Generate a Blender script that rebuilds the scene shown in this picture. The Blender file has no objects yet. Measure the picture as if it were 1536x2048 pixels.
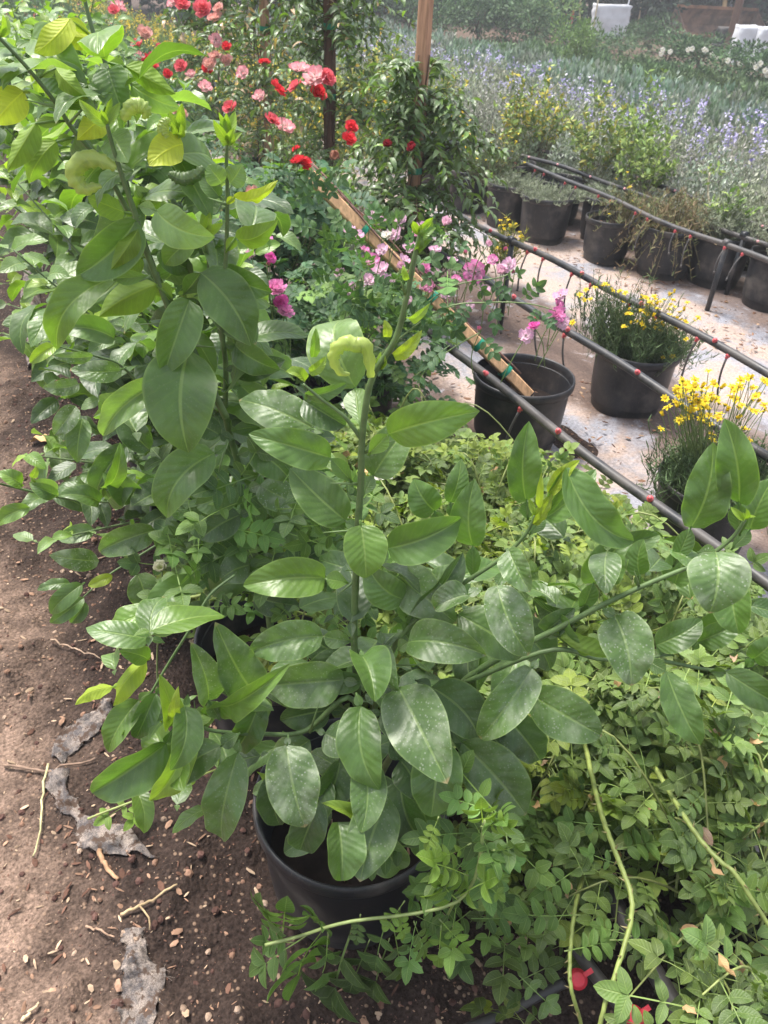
import bpy, math, random
import numpy as np
from math import sin, cos, pi, radians
rng = np.random.default_rng(7); random.seed(7)
SC = bpy.context.scene; COL = SC.collection
# ------------------------------------------------------------ camera geometry
F = 1540.; CZ = 1.55; YAW = radians(28); PIT = radians(35.6); ROL = radians(3.2)
fw = np.array([sin(YAW)*cos(PIT), cos(YAW)*cos(PIT), -sin(PIT)])
r0 = np.cross(fw, [0, 0, 1.]); r0 /= np.linalg.norm(r0); u0 = np.cross(r0, fw)
rt = cos(ROL)*r0+sin(ROL)*u0; up = cos(ROL)*u0-sin(ROL)*r0
CAM = np.array([0, 0, CZ]); HD = np.array([sin(YAW), cos(YAW), 0])
def ray(x, y): return fw+rt*(x-768)/F-up*(y-1024)/F
def atz(x, y, z): d = ray(x, y); return CAM+d*(z-CZ)/d[2]       # on the level plane z
def ath(x, y, h, zmin=None):                                      # at ground distance h ahead
    d = ray(x, y); p = CAM+d*h/(d@HD)
    if zmin is not None and p[2] < zmin: p = atz(x, y, zmin)
    return p
def atx(x, y, X): d = ray(x, y); return CAM+d*X/d[0]              # on the row plane x = X
def proj(P):
    q = np.asarray(P, float)-CAM; z = q@fw
    return 768+F*(q@rt)/z, 1024-F*(q@up)/z, z
def nrm(v): v = np.asarray(v, float); return v/(np.linalg.norm(v)+1e-12)
# ------------------------------------------------------------ objects
def tag(o, label=None, cat=None, group=None, kind=None):
    if label: o['label'] = label
    if cat: o['category'] = cat
    if group: o['group'] = group
    if kind: o['kind'] = kind
    return o
def empty(name, loc, label, cat, group=None):
    o = bpy.data.objects.new(name, None); COL.objects.link(o); o.location = [float(v) for v in loc]
    o.empty_display_size = .05
    return tag(o, label, cat, group)
def link(name, me, parent=None, loc=None):
    o = bpy.data.objects.new(name, me); COL.objects.link(o)
    if loc is not None: o.location = [float(v) for v in loc]
    if parent is not None: o.parent = parent
    return o
class MB:
    """collects vertices/faces; build() links ONE mesh object. Coordinates are world; org is subtracted."""
    def __init__(s): s.V=[]; s.Q=[]; s.T=[]; s.U=[]; s.C=[]; s.n=0
    def add(s, V, Q=None, T=None, U=None, C=(1,1,1,0)):
        V = np.asarray(V, float); k = len(V)
        if Q is not None and len(Q): s.Q.append(np.asarray(Q, int)+s.n)
        if T is not None and len(T): s.T.append(np.asarray(T, int)+s.n)
        s.V.append(V); s.U.append(np.zeros((k,2)) if U is None else np.asarray(U, float))
        C = np.asarray(C, float)
        if C.ndim == 1: C = np.tile(C if len(C)==4 else np.append(C, 0.), (k,1))
        elif C.shape[1] == 3: C = np.hstack([C, np.zeros((k,1))])
        s.C.append(C); s.n += k
    def inst(s, tpl, M, C):
        """tpl=(V,Q,U[,shade]); M (n,4,4); C (n,4)"""
        V, Q, U = tpl[:3]; n = len(M); k = len(V)
        if n == 0: return
        W = np.einsum('nij,kj->nki', M[:, :3, :3], V)+M[:, None, :3, 3]
        QQ = (Q[None]+(np.arange(n)*k)[:, None, None]).reshape(-1, Q.shape[1])
        C = np.asarray(C, float)
        if C.shape[1] == 3: C = np.hstack([C, np.zeros((n,1))])
        CC = np.repeat(C, k, 0)
        if len(tpl) > 3: CC[:, :3] = CC[:, :3]*np.tile(tpl[3], (n,1))
        s.add(W.reshape(-1,3), QQ, None, np.tile(U, (n,1)), CC)
    def tube(s, P, R, n=6, C=(1,1,1,0), cap=True):
        P = np.asarray(P, float); m = len(P); R = np.broadcast_to(np.asarray(R, float), (m,))
        T = np.gradient(P, axis=0); T /= np.linalg.norm(T, axis=1)[:, None]+1e-12
        a = np.cross(T[0], [0,0,1.]);
        if np.linalg.norm(a) < .1: a = np.cross(T[0], [1.,0,0])
        a = nrm(a); A=[]
        for t in T: a = nrm(a-t*(a@t)); A.append(a)
        A = np.array(A); B = np.cross(T, A); th = np.arange(n)*2*pi/n
        V = P[:,None]+R[:,None,None]*(np.cos(th)[None,:,None]*A[:,None]+np.sin(th)[None,:,None]*B[:,None])
        i = np.arange(m-1)[:,None]*n; j = np.arange(n)[None]; jn = (j+1)%n
        Q = np.stack([i+j, i+jn, i+n+jn, i+n+j], -1).reshape(-1,4)
        L = np.concatenate([[0], np.cumsum(np.linalg.norm(np.diff(P,axis=0),axis=1))])
        U = np.stack([np.tile(np.arange(n)/n,(m,1)), np.tile(L[:,None],(1,n))], -1).reshape(-1,2)
        V = V.reshape(-1,3); Tr=[]
        if cap:
            V = np.vstack([V, P[0], P[-1]]); U = np.vstack([U, U[0], U[-1]]); k = m*n
            for q in range(n): Tr += [[k, (q+1)%n, q], [k+1, (m-1)*n+q, (m-1)*n+(q+1)%n]]
        s.add(V, Q, Tr, U, C)
    def box(s, c, ex, ey, ez, C=(1,1,1,0)):
        """centre and three half-extent vectors"""
        c, ex, ey, ez = [np.asarray(v, float) for v in (c, ex, ey, ez)]
        S = [(-1,-1,-1),(1,-1,-1),(1,1,-1),(-1,1,-1),(-1,-1,1),(1,-1,1),(1,1,1),(-1,1,1)]
        F_ = [(0,3,2,1),(4,5,6,7),(0,1,5,4),(1,2,6,5),(2,3,7,6),(3,0,4,7)]
        V=[]; Q=[]
        for f in F_:
            Q.append([len(V)+i for i in range(4)]); V += [c+S[i][0]*ex+S[i][1]*ey+S[i][2]*ez for i in f]
        s.add(V, Q, None, np.tile([[0,0],[1,0],[1,1],[0,1]],(6,1)), C)
    def lathe(s, prof, n=48, C=(1,1,1,0), c=(0,0,0)):
        prof = np.asarray(prof, float); m = len(prof); th = np.arange(n)*2*pi/n
        V = np.stack([prof[:,None,0]*np.cos(th), prof[:,None,0]*np.sin(th), np.repeat(prof[:,1:2], n, 1)], -1).reshape(-1,3)+np.asarray(c)
        i = np.arange(m-1)[:,None]*n; j = np.arange(n)[None]; jn = (j+1)%n
        Q = np.stack([i+j, i+jn, i+n+jn, i+n+j], -1).reshape(-1,4)
        U = np.stack([np.tile(np.arange(n)/n,(m,1)), np.repeat(prof[:,1:2],n,1)], -1).reshape(-1,2)
        s.add(V, Q, None, U, C)
    def mesh(s, name, mat, org=(0,0,0), smooth=True):
        V = np.vstack(s.V)-np.asarray(org, float); me = bpy.data.meshes.new(name)
        Q = np.vstack(s.Q) if s.Q else np.zeros((0,4), int); T = np.vstack(s.T) if s.T else np.zeros((0,3), int)
        loops = np.concatenate([Q.ravel(), T.ravel()]).astype(np.int32)
        st = np.concatenate([np.arange(len(Q))*4, len(Q)*4+np.arange(len(T))*3]).astype(np.int32)
        me.vertices.add(len(V)); me.vertices.foreach_set('co', V.astype(np.float32).ravel())
        me.loops.add(len(loops)); me.loops.foreach_set('vertex_index', loops)
        me.polygons.add(len(st)); me.polygons.foreach_set('loop_start', st)
        uv = me.uv_layers.new(name='UVMap'); U = np.vstack(s.U)[loops]
        uv.data.foreach_set('uv', U.astype(np.float32).ravel())
        ca = me.color_attributes.new('col', 'FLOAT_COLOR', 'POINT')
        ca.data.foreach_set('color', np.vstack(s.C).astype(np.float32).ravel())
        me.polygons.foreach_set('use_smooth', np.full(len(st), smooth))
        me.materials.append(mat); me.update(calc_edges=True); me.validate()
        return me
    def build(s, name, mat, parent=None, org=None, smooth=True):
        if org is None: org = (0,0,0) if parent is None else parent.location
        o = link(name, s.mesh(name, mat, org, smooth), parent)
        if parent is None: o.location = [float(v) for v in org]
        return o
# ------------------------------------------------------------ materials
class NT:
    def __init__(s, name):
        s.m = bpy.data.materials.new(name); s.m.use_nodes = True; s.t = s.m.node_tree; s.t.nodes.clear()
        s.out = s.t.nodes.new('ShaderNodeOutputMaterial')
    def n(s, ty, ins=None, **kw):
        nd = s.t.nodes.new('ShaderNode'+ty)
        for k, v in kw.items(): setattr(nd, k, v)
        for k, v in (ins or {}).items(): s.set(nd.inputs[k], v)
        return nd
    def set(s, sock, v):
        if isinstance(v, bpy.types.NodeSocket): s.t.links.new(v, sock)
        else:
            if sock.type == 'RGBA' and not isinstance(v, (int, float)) and len(v) == 3: v = (*v, 1)
            sock.default_value = v
    def math(s, op, a, b=0., c=0.): return s.n('Math', {0:a, 1:b, 2:c}, operation=op).outputs[0]
    def mix(s, f, a, b, bt='MIX'):
        nd = s.t.nodes.new('ShaderNodeMix'); nd.data_type='RGBA'; nd.blend_type = bt
        s.set(nd.inputs[0], f); s.set(nd.inputs[6], a); s.set(nd.inputs[7], b); return nd.outputs[2]
    def ss(s, v, lo, hi, a=0., b=1.):
        nd = s.n('MapRange', {0:v, 1:lo, 2:hi, 3:a, 4:b}, interpolation_type='SMOOTHSTEP'); return nd.outputs[0]
    def noise(s, vec, sc, det=4., rough=.55): return s.n('TexNoise', {'Vector':vec, 'Scale':sc, 'Detail':det, 'Roughness':rough})
    def fin(s, sh): s.t.links.new(sh, s.out.inputs[0]); return s.m
def simple(name, rough=.5, spec=.5, var=.25, scale=30., base=None, bump=0., transl=0., metal=0., streak=None):
    """vertex colour 'col' (or base) with noise variation"""
    t = NT(name); co = t.n('TexCoord').outputs['Object']
    c = t.n('Attribute', attribute_name='col').outputs['Color'] if base is None else base
    if streak: co = t.n('Mapping', {'Vector':co, 'Scale':streak}).outputs[0]
    nz = t.noise(co, scale, 5.); k = t.ss(nz.outputs[0], .25, .75, 1-var, 1+var)
    c = t.mix(1., c, t.n('CombineColor', {0:k, 1:k, 2:k}).outputs[0], 'MULTIPLY')
    b = t.n('BsdfPrincipled', {'Base Color':c, 'Roughness':rough, 'Specular IOR Level':spec, 'Metallic':metal})
    if bump: t.set(b.inputs['Normal'], t.n('Bump', {'Strength':bump, 'Distance':.004, 'Height':nz.outputs[0]}).outputs[0])
    sh = b.outputs[0]
    if transl:
        tr = t.n('BsdfTranslucent', {'Color':c}); sh = t.n('MixShader', {0:transl, 1:sh, 2:tr.outputs[0]}).outputs[0]
    return t.fin(sh)
def leaf_material(name, rough=.38, nveins=9., dustscale=230., transl=.30, under=(1.6,1.4,.70), spec=.5, veinmix=.16):
    t = NT(name); co = t.n('TexCoord'); ob = co.outputs['Object']
    at = t.n('Attribute', attribute_name='col'); c = at.outputs['Color']; dust = at.outputs['Alpha']
    uv = t.n('SeparateXYZ', {0:co.outputs['UV']}); au = t.math('ABSOLUTE', t.math('SUBTRACT', uv.outputs[0], .5))
    mid = t.ss(au, .012, .035, 1., 0.)
    ph = t.math('SUBTRACT', t.math('MULTIPLY', uv.outputs[1], nveins), t.math('MULTIPLY', t.math('POWER', au, .8), nveins*.42))
    wob = t.noise(ob, 60., 2.).outputs[0]; ph = t.math('ADD', ph, t.math('MULTIPLY', wob, .5))
    fr = t.math('ABSOLUTE', t.math('SUBTRACT', t.math('FRACT', ph), .5)); vein = t.ss(fr, .0, .16, 1., 0.)
    nz = t.noise(ob, 22., 4.).outputs[0]; k = t.ss(nz, .25, .78, .78, 1.25)
    c1 = t.mix(1., c, t.n('CombineColor', {0:k, 1:k, 2:k}).outputs[0], 'MULTIPLY')
    lite = t.mix(1., c, (1.7,1.55,1.25,1), 'MULTIPLY')
    c2 = t.mix(t.math('MULTIPLY', vein, veinmix), c1, lite)
    midc = t.mix(.55, t.mix(1., c, (2.4,2.0,1.5,1), 'MULTIPLY'), (.22,.30,.12,1))
    c3 = t.mix(t.math('MULTIPLY', mid, .6), c2, midc)
    vo = t.n('TexVoronoi', {'Vector':ob, 'Scale':dustscale}, feature='F1'); vr = t.n('SeparateColor', {0:vo.outputs['Color']})
    spot = t.math('MULTIPLY', t.ss(vo.outputs['Distance'], .18, .36, 1., 0.), t.ss(vr.outputs[0], .35, .5, 0., 1.))
    film = t.ss(t.noise(ob, 34., 5., .65).outputs[0], .42, .72, 0., .55)
    c3 = t.mix(t.math('MULTIPLY', t.ss(au, .455, .495), .45), c3, midc)
    dm = t.math('MULTIPLY', dust, t.math('MAXIMUM', t.math('MULTIPLY', spot, .75), film))
    c4 = t.mix(dm, c3, (.42,.45,.36,1))
    scar = t.math('MAXIMUM', t.ss(t.noise(ob, 31., 5., .78).outputs[0], .70, .725), t.math('MULTIPLY', t.ss(t.math('ADD', uv.outputs[1], t.math('MULTIPLY', wob, .06)), .985, 1.01), t.ss(dust, .3, .45)))
    c4 = t.mix(t.math('MULTIPLY', scar, .85), c4, (.36,.27,.14,1))
    back = t.n('NewGeometry').outputs['Backfacing']
    cu = t.mix(1., t.mix(t.math('MULTIPLY', mid, .5), c2, lite), (*under,1), 'MULTIPLY')
    c5 = t.mix(back, c4, cu)
    ro = t.math('ADD', t.math('ADD', rough, t.math('MULTIPLY', dm, .35)), t.math('MULTIPLY', back, .22))
    hgt = t.math('ADD', t.math('MULTIPLY', t.ss(fr, 0., .5, 0., 1.), .32), t.math('MULTIPLY', t.ss(au, 0., .06, 0., 1.), .8))
    hgt = t.math('ADD', hgt, t.math('ADD', t.math('MULTIPLY', nz, 1.2), t.math('MULTIPLY', t.noise(ob, 75., 2.).outputs[0], .9)))
    bp = t.n('Bump', {'Strength':.45, 'Distance':.0022, 'Height':hgt})
    b = t.n('BsdfPrincipled', {'Base Color':c5, 'Roughness':ro, 'Specular IOR Level':spec, 'Normal':bp.outputs[0]})
    tc = t.mix(1., c3, (2.2,2.4,.8,1), 'MULTIPLY'); tr = t.n('BsdfTranslucent', {'Color':tc})
    return t.fin(t.n('MixShader', {0:transl, 1:b.outputs[0], 2:tr.outputs[0]}).outputs[0])
M = {}
M['citrus'] = leaf_material('citrus_leaf', rough=.40, spec=.6)
M['rose'] = leaf_material('rose_leaf', rough=.5, nveins=8., transl=.22, dustscale=300., veinmix=.25, under=(1.3,1.25,.95), spec=.3)
M['jas'] = leaf_material('vine_leaf', rough=.34, nveins=5., transl=.18, under=(1.35,1.3,.9), veinmix=.12)
M['small'] = simple('small_leaf', rough=.6, spec=.3, var=.2, scale=9., transl=.22)
M['stem'] = simple('green_stem', rough=.5, var=.25, scale=60.)
M['petal'] = simple('flower_petal', rough=.6, spec=.2, var=.14, scale=70., transl=.35)
M['wood'] = simple('stake_wood', rough=.75, spec=.2, var=.28, scale=9., bump=.5, streak=(9,9,.9))
M['bark'] = simple('twig_bark', rough=.85, spec=.15, var=.4, scale=45., bump=.6)
M['red'] = simple('red_plastic', rough=.45, var=.15, scale=80.)
M['tie'] = simple('green_tie', rough=.4, base=(.005,.22,.13,1), var=.2)
M['rust'] = simple('rusty_steel', rough=.85, spec=.2, var=.55, scale=3.2, bump=.5)
M['paint'] = simple('machine_paint', rough=.5, var=.15, scale=6.)
M['sheet'] = simple('woven_white_plastic', rough=.7, var=.1, scale=5., bump=.8, transl=.1)
M['rubber'] = simple('rubber', rough=.85, spec=.2, var=.25, scale=14.)
def scrap_material():
    t = NT('weed_cloth_scrap'); w = t.n('NewGeometry').outputs['Position']; m = t.noise(w, 30., 6., .7).outputs[0]; f = t.noise(w, 420., 3., .8).outputs[0]
    c = t.mix(t.ss(m, .38, .62), (.10,.09,.09,1), (.27,.225,.195,1)); k = t.ss(f, .3, .7, .55, 1.4); c = t.mix(1., c, t.n('CombineColor', {0:k,1:k,2:k}).outputs[0], 'MULTIPLY')
    c = t.mix(t.ss(t.noise(w, 38., 5., .7).outputs[0], .50, .58), c, (.085,.058,.045,1))
    return t.fin(t.n('BsdfPrincipled', {'Base Color':c, 'Roughness':.95, 'Specular IOR Level':.08, 'Normal':t.n('Bump', {'Strength':.6, 'Distance':.0015, 'Height':f}).outputs[0]}).outputs[0])
M['cloth'] = scrap_material()
M['chip'] = simple('wood_chip', rough=.9, spec=.1, var=.3, scale=60., bump=.3)
def black_plastic(name, base, dusty, rough):
    t = NT(name); ob = t.n('TexCoord').outputs['Object']; w = t.n('NewGeometry').outputs['Position']
    n1 = t.noise(w, 9., 6., .6).outputs[0]; n2 = t.noise(t.n('Mapping', {'Vector':w, 'Scale':(60,60,9)}).outputs[0], 3., 5., .7).outputs[0]
    n3 = t.noise(w, 260., 2.).outputs[0]
    d = t.math('MULTIPLY', t.ss(n1, .45, .75), dusty); d = t.math('MAXIMUM', d, t.math('MULTIPLY', t.ss(n2, .58, .72), dusty*.8))
    d = t.math('MAXIMUM', d, t.math('MULTIPLY', t.ss(n3, .68, .74), dusty*1.2))
    low = t.ss(t.n('SeparateXYZ', {0:ob}).outputs[2], .0, .05, dusty*.9, 0.)
    d = t.math('MAXIMUM', d, t.math('MULTIPLY', low, t.ss(n1, .3, .6)))
    c = t.mix(d, base, (.17,.145,.125,1))
    b = t.n('BsdfPrincipled', {'Base Color':c, 'Roughness':t.math('ADD', rough, t.math('MULTIPLY', d, .5)), 'Specular IOR Level':.45,
        'Normal':t.n('Bump', {'Strength':.15, 'Distance':.002, 'Height':n2}).outputs[0]})
    return t.fin(b.outputs[0])
M['pot'] = black_plastic('black_pot_plastic', (.013,.014,.018,1), .5, .42)
M['pipe'] = black_plastic('black_pipe_plastic', (.016,.018,.022,1), .45, .36)
def soil_material():
    t = NT('soil'); w = t.n('NewGeometry').outputs['Position']; s = t.n('SeparateXYZ', {0:w})
    big = t.noise(w, 1.6, 5., .6).outputs[0]; med = t.noise(w, 14., 6., .65).outputs[0]; fine = t.noise(w, 120., 4., .7).outputs[0]
    vo = t.n('TexVoronoi', {'Vector':w, 'Scale':95.}); vc = t.n('SeparateColor', {0:vo.outputs['Color']})
    # trodden aisle's sunlit look put into the colour; bed beside the pots is darker
    dry = t.ss(t.math('ADD', s.outputs[0], t.math('MULTIPLY', t.math('SUBTRACT', big, .5), .9)), .02, -.40)
    dry = t.math('MULTIPLY', dry, t.ss(med, .2, .6, .55, 1.))
    c = t.mix(dry, (.040,.027,.022,1), (.24,.165,.125,1))
    k = t.ss(fine, .3, .72, .55, 1.5); c = t.mix(1., c, t.n('CombineColor', {0:k,1:k,2:k}).outputs[0], 'MULTIPLY')
    k2 = t.ss(med, .3, .75, .75, 1.3); c = t.mix(1., c, t.n('CombineColor', {0:k2,1:k2,2:k2}).outputs[0], 'MULTIPLY')
    fl = t.math('MULTIPLY', t.ss(vc.outputs[0], .86, .9), t.ss(vo.outputs['Distance'], .2, .45, 1., 0.))
    c = t.mix(t.math('MULTIPLY', fl, .7), c, (.34,.23,.16,1))
    far = t.ss(s.outputs[0], 3., 9.); c = t.mix(far, c, (.12,.085,.065,1))
    h = t.math('ADD', t.math('MULTIPLY', med, 2.), t.math('ADD', fine, t.math('MULTIPLY', vo.outputs['Distance'], -.8)))
    b = t.n('BsdfPrincipled', {'Base Color':c, 'Roughness':.95, 'Specular IOR Level':.15, 'Normal':t.n('Bump', {'Strength':.9, 'Distance':.008, 'Height':h}).outputs[0]})
    return t.fin(b.outputs[0])
def mat_material():
    t = NT('ground_fabric'); w = t.n('NewGeometry').outputs['Position']; s = t.n('SeparateXYZ', {0:w})
    a = t.noise(w, 2.3, 6., .62).outputs[0]; m = t.noise(w, 9., 6., .65).outputs[0]; f = t.noise(w, 90., 4., .7).outputs[0]
    weave = t.n('TexWave', {'Vector':w, 'Scale':160., 'Distortion':1.}, wave_type='BANDS', bands_direction='X').outputs[0]
    fab = t.mix(t.ss(weave, .2, .8), (.20,.20,.225,1), (.27,.27,.295,1))
    dust = t.ss(t.math('ADD', t.math('MULTIPLY', a, .7), t.math('MULTIPLY', m, .4)), .44, .60)
    c = t.mix(t.math('MULTIPLY', dust, .88), fab, (.36,.275,.225,1))
    # wet brown spill strips under the two drip lines
    x = s.outputs[0]
    def strip(x0, wd):
        q = t.math('ABSOLUTE', t.math('SUBTRACT', t.math('ADD', x, t.math('MULTIPLY', t.math('SUBTRACT', a, .5), .55)), x0))
        return t.ss(q, wd*.5, wd, 1., 0.)
    wet = t.math('MAXIMUM', t.math('MAXIMUM', strip(2.40, .40), strip(1.50, .26)), t.math('MULTIPLY', strip(3.85, .40), .9))
    wet = t.math('MULTIPLY', wet, t.ss(m, .30, .44))
    c = t.mix(t.math('MULTIPLY', wet, .9), c, (.085,.055,.043,1))
    k = t.ss(f, .3, .7, .75, 1.25); c = t.mix(1., c, t.n('CombineColor', {0:k,1:k,2:k}).outputs[0], 'MULTIPLY')
    b = t.n('BsdfPrincipled', {'Base Color':c, 'Roughness':.85, 'Specular IOR Level':.25,
        'Normal':t.n('Bump', {'Strength':.6, 'Distance':.006, 'Height':t.math('ADD', m, t.math('MULTIPLY', f, .5))}).outputs[0]})
    return t.fin(b.outputs[0])
M['soil'] = soil_material(); M['fabric'] = mat_material()
# ------------------------------------------------------------ leaf geometry
def prof_ellip(t): t = np.clip(t,0,1); return t**.54*(1-t)**.80/.4075
def prof_lance(t): return np.sin(pi*np.clip(t,0,1)**.72)**.95
def prof_obov(t): return np.sin(pi*np.clip(t,0,1)**1.5)**.75
def prof_heart(t): return np.sin(pi*np.clip(t,0,1)**.62)**.7
def leaf_geo(b, tip, nor, w, prof=prof_ellip, nL=12, nW=6, bow=.08, sbow=0., fold=.25, wave=.03, nw=2.3, ph=0., cup=0., serr=0., twist=0.):
    b = np.asarray(b,float); tip = np.asarray(tip,float); d = tip-b; L = np.linalg.norm(d); ax = d/L
    nor = nrm(nor-ax*(nor@ax)); side = np.cross(ax, nor)
    t = np.linspace(0,1,nL+1); u = np.linspace(-1,1,nW+1)
    spine = b+d*t[:,None]+nor*(bow*L*4*t*(1-t))[:,None]+side*(sbow*L*4*t*(1-t))[:,None]
    T = np.gradient(spine, axis=0); T /= np.linalg.norm(T,axis=1)[:,None]
    S = np.cross(T, nor); S /= np.linalg.norm(S,axis=1)[:,None]; N = np.cross(S, T)
    if twist:
        a = twist*(t-.5); S, N = S*np.cos(a)[:,None]+N*np.sin(a)[:,None], N*np.cos(a)[:,None]-S*np.sin(a)[:,None]
    hw = w/2*prof(t)
    if serr: hw = hw*(1+serr*((np.arange(nL+1)%2)*2-1))
    U = np.broadcast_to(u,(nL+1,nW+1)); A = np.abs(U)
    lat = hw[:,None]*U*np.cos(fold); hgt = hw[:,None]*(A*np.sin(fold)-cup*A**2)
    hgt = hgt+wave*L*A**1.5*np.sin(2*pi*nw*t[:,None]+ph+np.where(U>0,1.9,0))*np.minimum(1, prof(t)*1.5)[:,None]
    V = spine[:,None]+S[:,None]*lat[...,None]+N[:,None]*hgt[...,None]
    i = np.arange(nL)[:,None]*(nW+1); j = np.arange(nW)[None]
    Q = np.stack([i+j, i+j+1, i+nW+2+j, i+nW+1+j], -1).reshape(-1,4)
    UV = np.stack([(U+1)/2, np.broadcast_to(t[:,None],U.shape)], -1).reshape(-1,2)
    return V.reshape(-1,3), Q, UV
def join_tpl(parts):
    V=[];Q=[];U=[];S=[];n=0
    for p in parts:
        V.append(p[0]); Q.append(p[1]+n); U.append(p[2]); S.append(p[3] if len(p)>3 else np.ones((len(p[0]),3))); n += len(p[0])
    return np.vstack(V), np.vstack(Q), np.vstack(U), np.vstack(S)
ZA = np.array([0,0,1.])
def frames(pos, ax, nor, sc):
    """matrices with y along ax, z along nor"""
    pos = np.asarray(pos,float); ax = np.asarray(ax,float); ax = ax/(np.linalg.norm(ax,axis=1)[:,None]+1e-9)
    nor = np.asarray(nor,float); nor = nor-ax*(nor*ax).sum(1)[:,None]; nor /= np.linalg.norm(nor,axis=1)[:,None]+1e-9
    s = np.cross(ax, nor); n = len(pos); Mx = np.zeros((n,4,4)); sc = np.broadcast_to(np.asarray(sc,float),(n,))[:,None]
    Mx[:,:3,0] = s*sc; Mx[:,:3,1] = ax*sc; Mx[:,:3,2] = nor*sc; Mx[:,:3,3] = pos; Mx[:,3,3] = 1
    return Mx
def rcol(n, base, v=.18, hue=.08, dust=0.):
    k = 1+rng.uniform(-v,v,(n,1)); h = rng.uniform(-hue,hue,(n,1))
    c = np.asarray(base)[None]*k*np.hstack([1+h*1.5, 1+h*.4, 1-h])
    return np.hstack([np.clip(c,0,1), np.full((n,1),dust)*rng.uniform(.2,1.,(n,1))])
def spline(P, n=24):
    P = np.asarray(P,float); k = len(P)
    if k < 3: return P[0]+(P[-1]-P[0])*np.linspace(0,1,n)[:,None]
    t = np.linspace(0,k-1-1e-9,n); i = t.astype(int); f = (t-i)[:,None]
    g = lambda j: P[np.clip(j,0,k-1)]
    p0,p1,p2,p3 = g(i-1),g(i),g(i+1),g(i+2)
    return .5*((2*p1)+(p2-p0)*f+(2*p0-5*p1+4*p2-p3)*f**2+(-p0+3*p1-3*p2+p3)*f**3)
o_ = np.zeros(3); Y_ = np.array([0,1.,0])
T_CIT = [leaf_geo(o_, Y_, ZA, .55+.1*rng.random(), nL=7, nW=4, bow=.05+.13*rng.random(), fold=.1+.4*rng.random(), wave=.02+.02*rng.random(), ph=6*rng.random(), sbow=rng.uniform(-.05,.05)) for _ in range(6)]
T_WING = leaf_geo(o_, Y_, ZA, .62, prof=prof_obov, nL=5, nW=2, bow=.04, fold=.3, wave=0)
T_JAS = [leaf_geo(o_, Y_, ZA, .34, prof=prof_lance, nL=5, nW=2, bow=.10+.12*rng.random(), fold=.3, wave=.0, sbow=rng.uniform(-.06,.06)) for _ in range(4)]
def compound(pairs, nL=4, lw=.64, seed=0):
    r = np.random.default_rng(seed); P=[]; n = pairs*2+1; Lf = .36
    def leaflet(b, d, s):
        nn = nrm(np.array([r.uniform(-.25,.25), r.uniform(-.2,.2), 1.]))
        g = leaf_geo(b, b+nrm(d)*s, nn, s*lw*r.uniform(.9,1.1), nL=nL, nW=2, bow=r.uniform(.02,.12), fold=r.uniform(.15,.5), wave=0, serr=.0)
        k = r.uniform(.85,1.15); return g+(np.full((len(g[0]),3),k),)
    rach = np.array([[0,0,0],[0,.25,.03],[0,.5,.03],[0,.66,0]])
    for q in range(pairs):
        t = .26+.40*q/max(1,pairs-1) if pairs>1 else .45
        for sg in (-1,1): P.append(leaflet(np.array([0,t,.02]), np.array([sg, .42+r.uniform(-.15,.15), r.uniform(-.15,.1)]), Lf*r.uniform(.8,1.02)*(.85+.15*q/max(1,pairs-1))))
    P.append(leaflet(np.array([0,.66,.01]), np.array([r.uniform(-.12,.12),1.,-.1]), Lf*1.08))
    a = .008; W=[]
    for p in rach: W += [p+[-a,0,0], p+[a,0,0]]
    Q = np.array([[2*i,2*i+1,2*i+3,2*i+2] for i in range(3)])
    P.append((np.array(W), Q, np.full((8,2),.5), np.full((8,3),1.3)))
    return join_tpl(P)
T_ROSE = [compound(3 if i%3 else 2, seed=i) for i in range(6)]
T_ROSEHI = [compound(3 if i%3 else 2, nL=6, lw=.63, seed=20+i) for i in range(5)]
# simple diamond leaf (2 triangles as one quad, slightly folded)
T_DIA = (np.array([[0,0,0],[.22,.45,.05],[0,1,0],[-.22,.45,.05]]), np.array([[0,1,2,3]]), np.array([[.5,0],[1,.5],[.5,1],[0,.5]]))
T_BLADE = (np.array([[-.07,0,0],[.07,0,0],[.05,.6,.03],[-.05,.6,.03],[.0,1.,.0],[0,1.,0.]]), np.array([[0,1,2,3],[3,2,4,5]]), np.full((6,2),.3))
EXPO = 1.6; VEIL = 0.0035
# ------------------------------------------------------------ ground
def axis(lo, hi, dlo, dhi, fine, grow=1.22):
    a = list(np.arange(dlo, dhi, fine)); s = fine; x = dlo; L=[]
    while x > lo: s *= grow; x -= s; L.append(x)
    s = fine; x = a[-1]; Rr=[]
    while x < hi: s *= grow; x += s; Rr.append(x)
    return np.array(L[::-1]+a+Rr)
def vnoise(x, y, seed, n=26, f0=1., f1=9.):
    r = np.random.default_rng(seed); z = np.zeros_like(x)
    for i in range(n):
        f = f0*(f1/f0)**(i/(n-1)); a = r.uniform(0,2*pi); z += np.sin((x*cos(a)+y*sin(a))*f*2*pi/1.+r.uniform(0,6))/(f**.9)
    return z
gx = axis(-30, 50, -1.3, 1.0, .014); gy = axis(-20, 60, .25, 3.4, .016)
GX, GY = np.meshgrid(gx, gy, indexing='ij')
near = np.exp(-np.maximum(0, np.abs(GX-.1)-1.2)**2/.5)*np.exp(-np.maximum(0, GY-3.6)**2/1.)
lump = vnoise(GX, GY, 3, 22, .8, 6.)*.012
clod = np.maximum(0, vnoise(GX, GY, 5, 40, 7., 26.))*.020*np.clip(1.2-np.abs(GX-.05)*1.2, .25, 1.)
GZ = np.clip((lump+clod)*near-.005, -.025, .03)
b = MB(); ny = len(gy); i = np.arange(len(gx)-1)[:,None]*ny; j = np.arange(ny-1)[None]
b.add(np.stack([GX,GY,GZ],-1).reshape(-1,3), np.stack([i+j, i+ny+j, i+ny+j+1, i+j+1],-1).reshape(-1,4))
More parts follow.
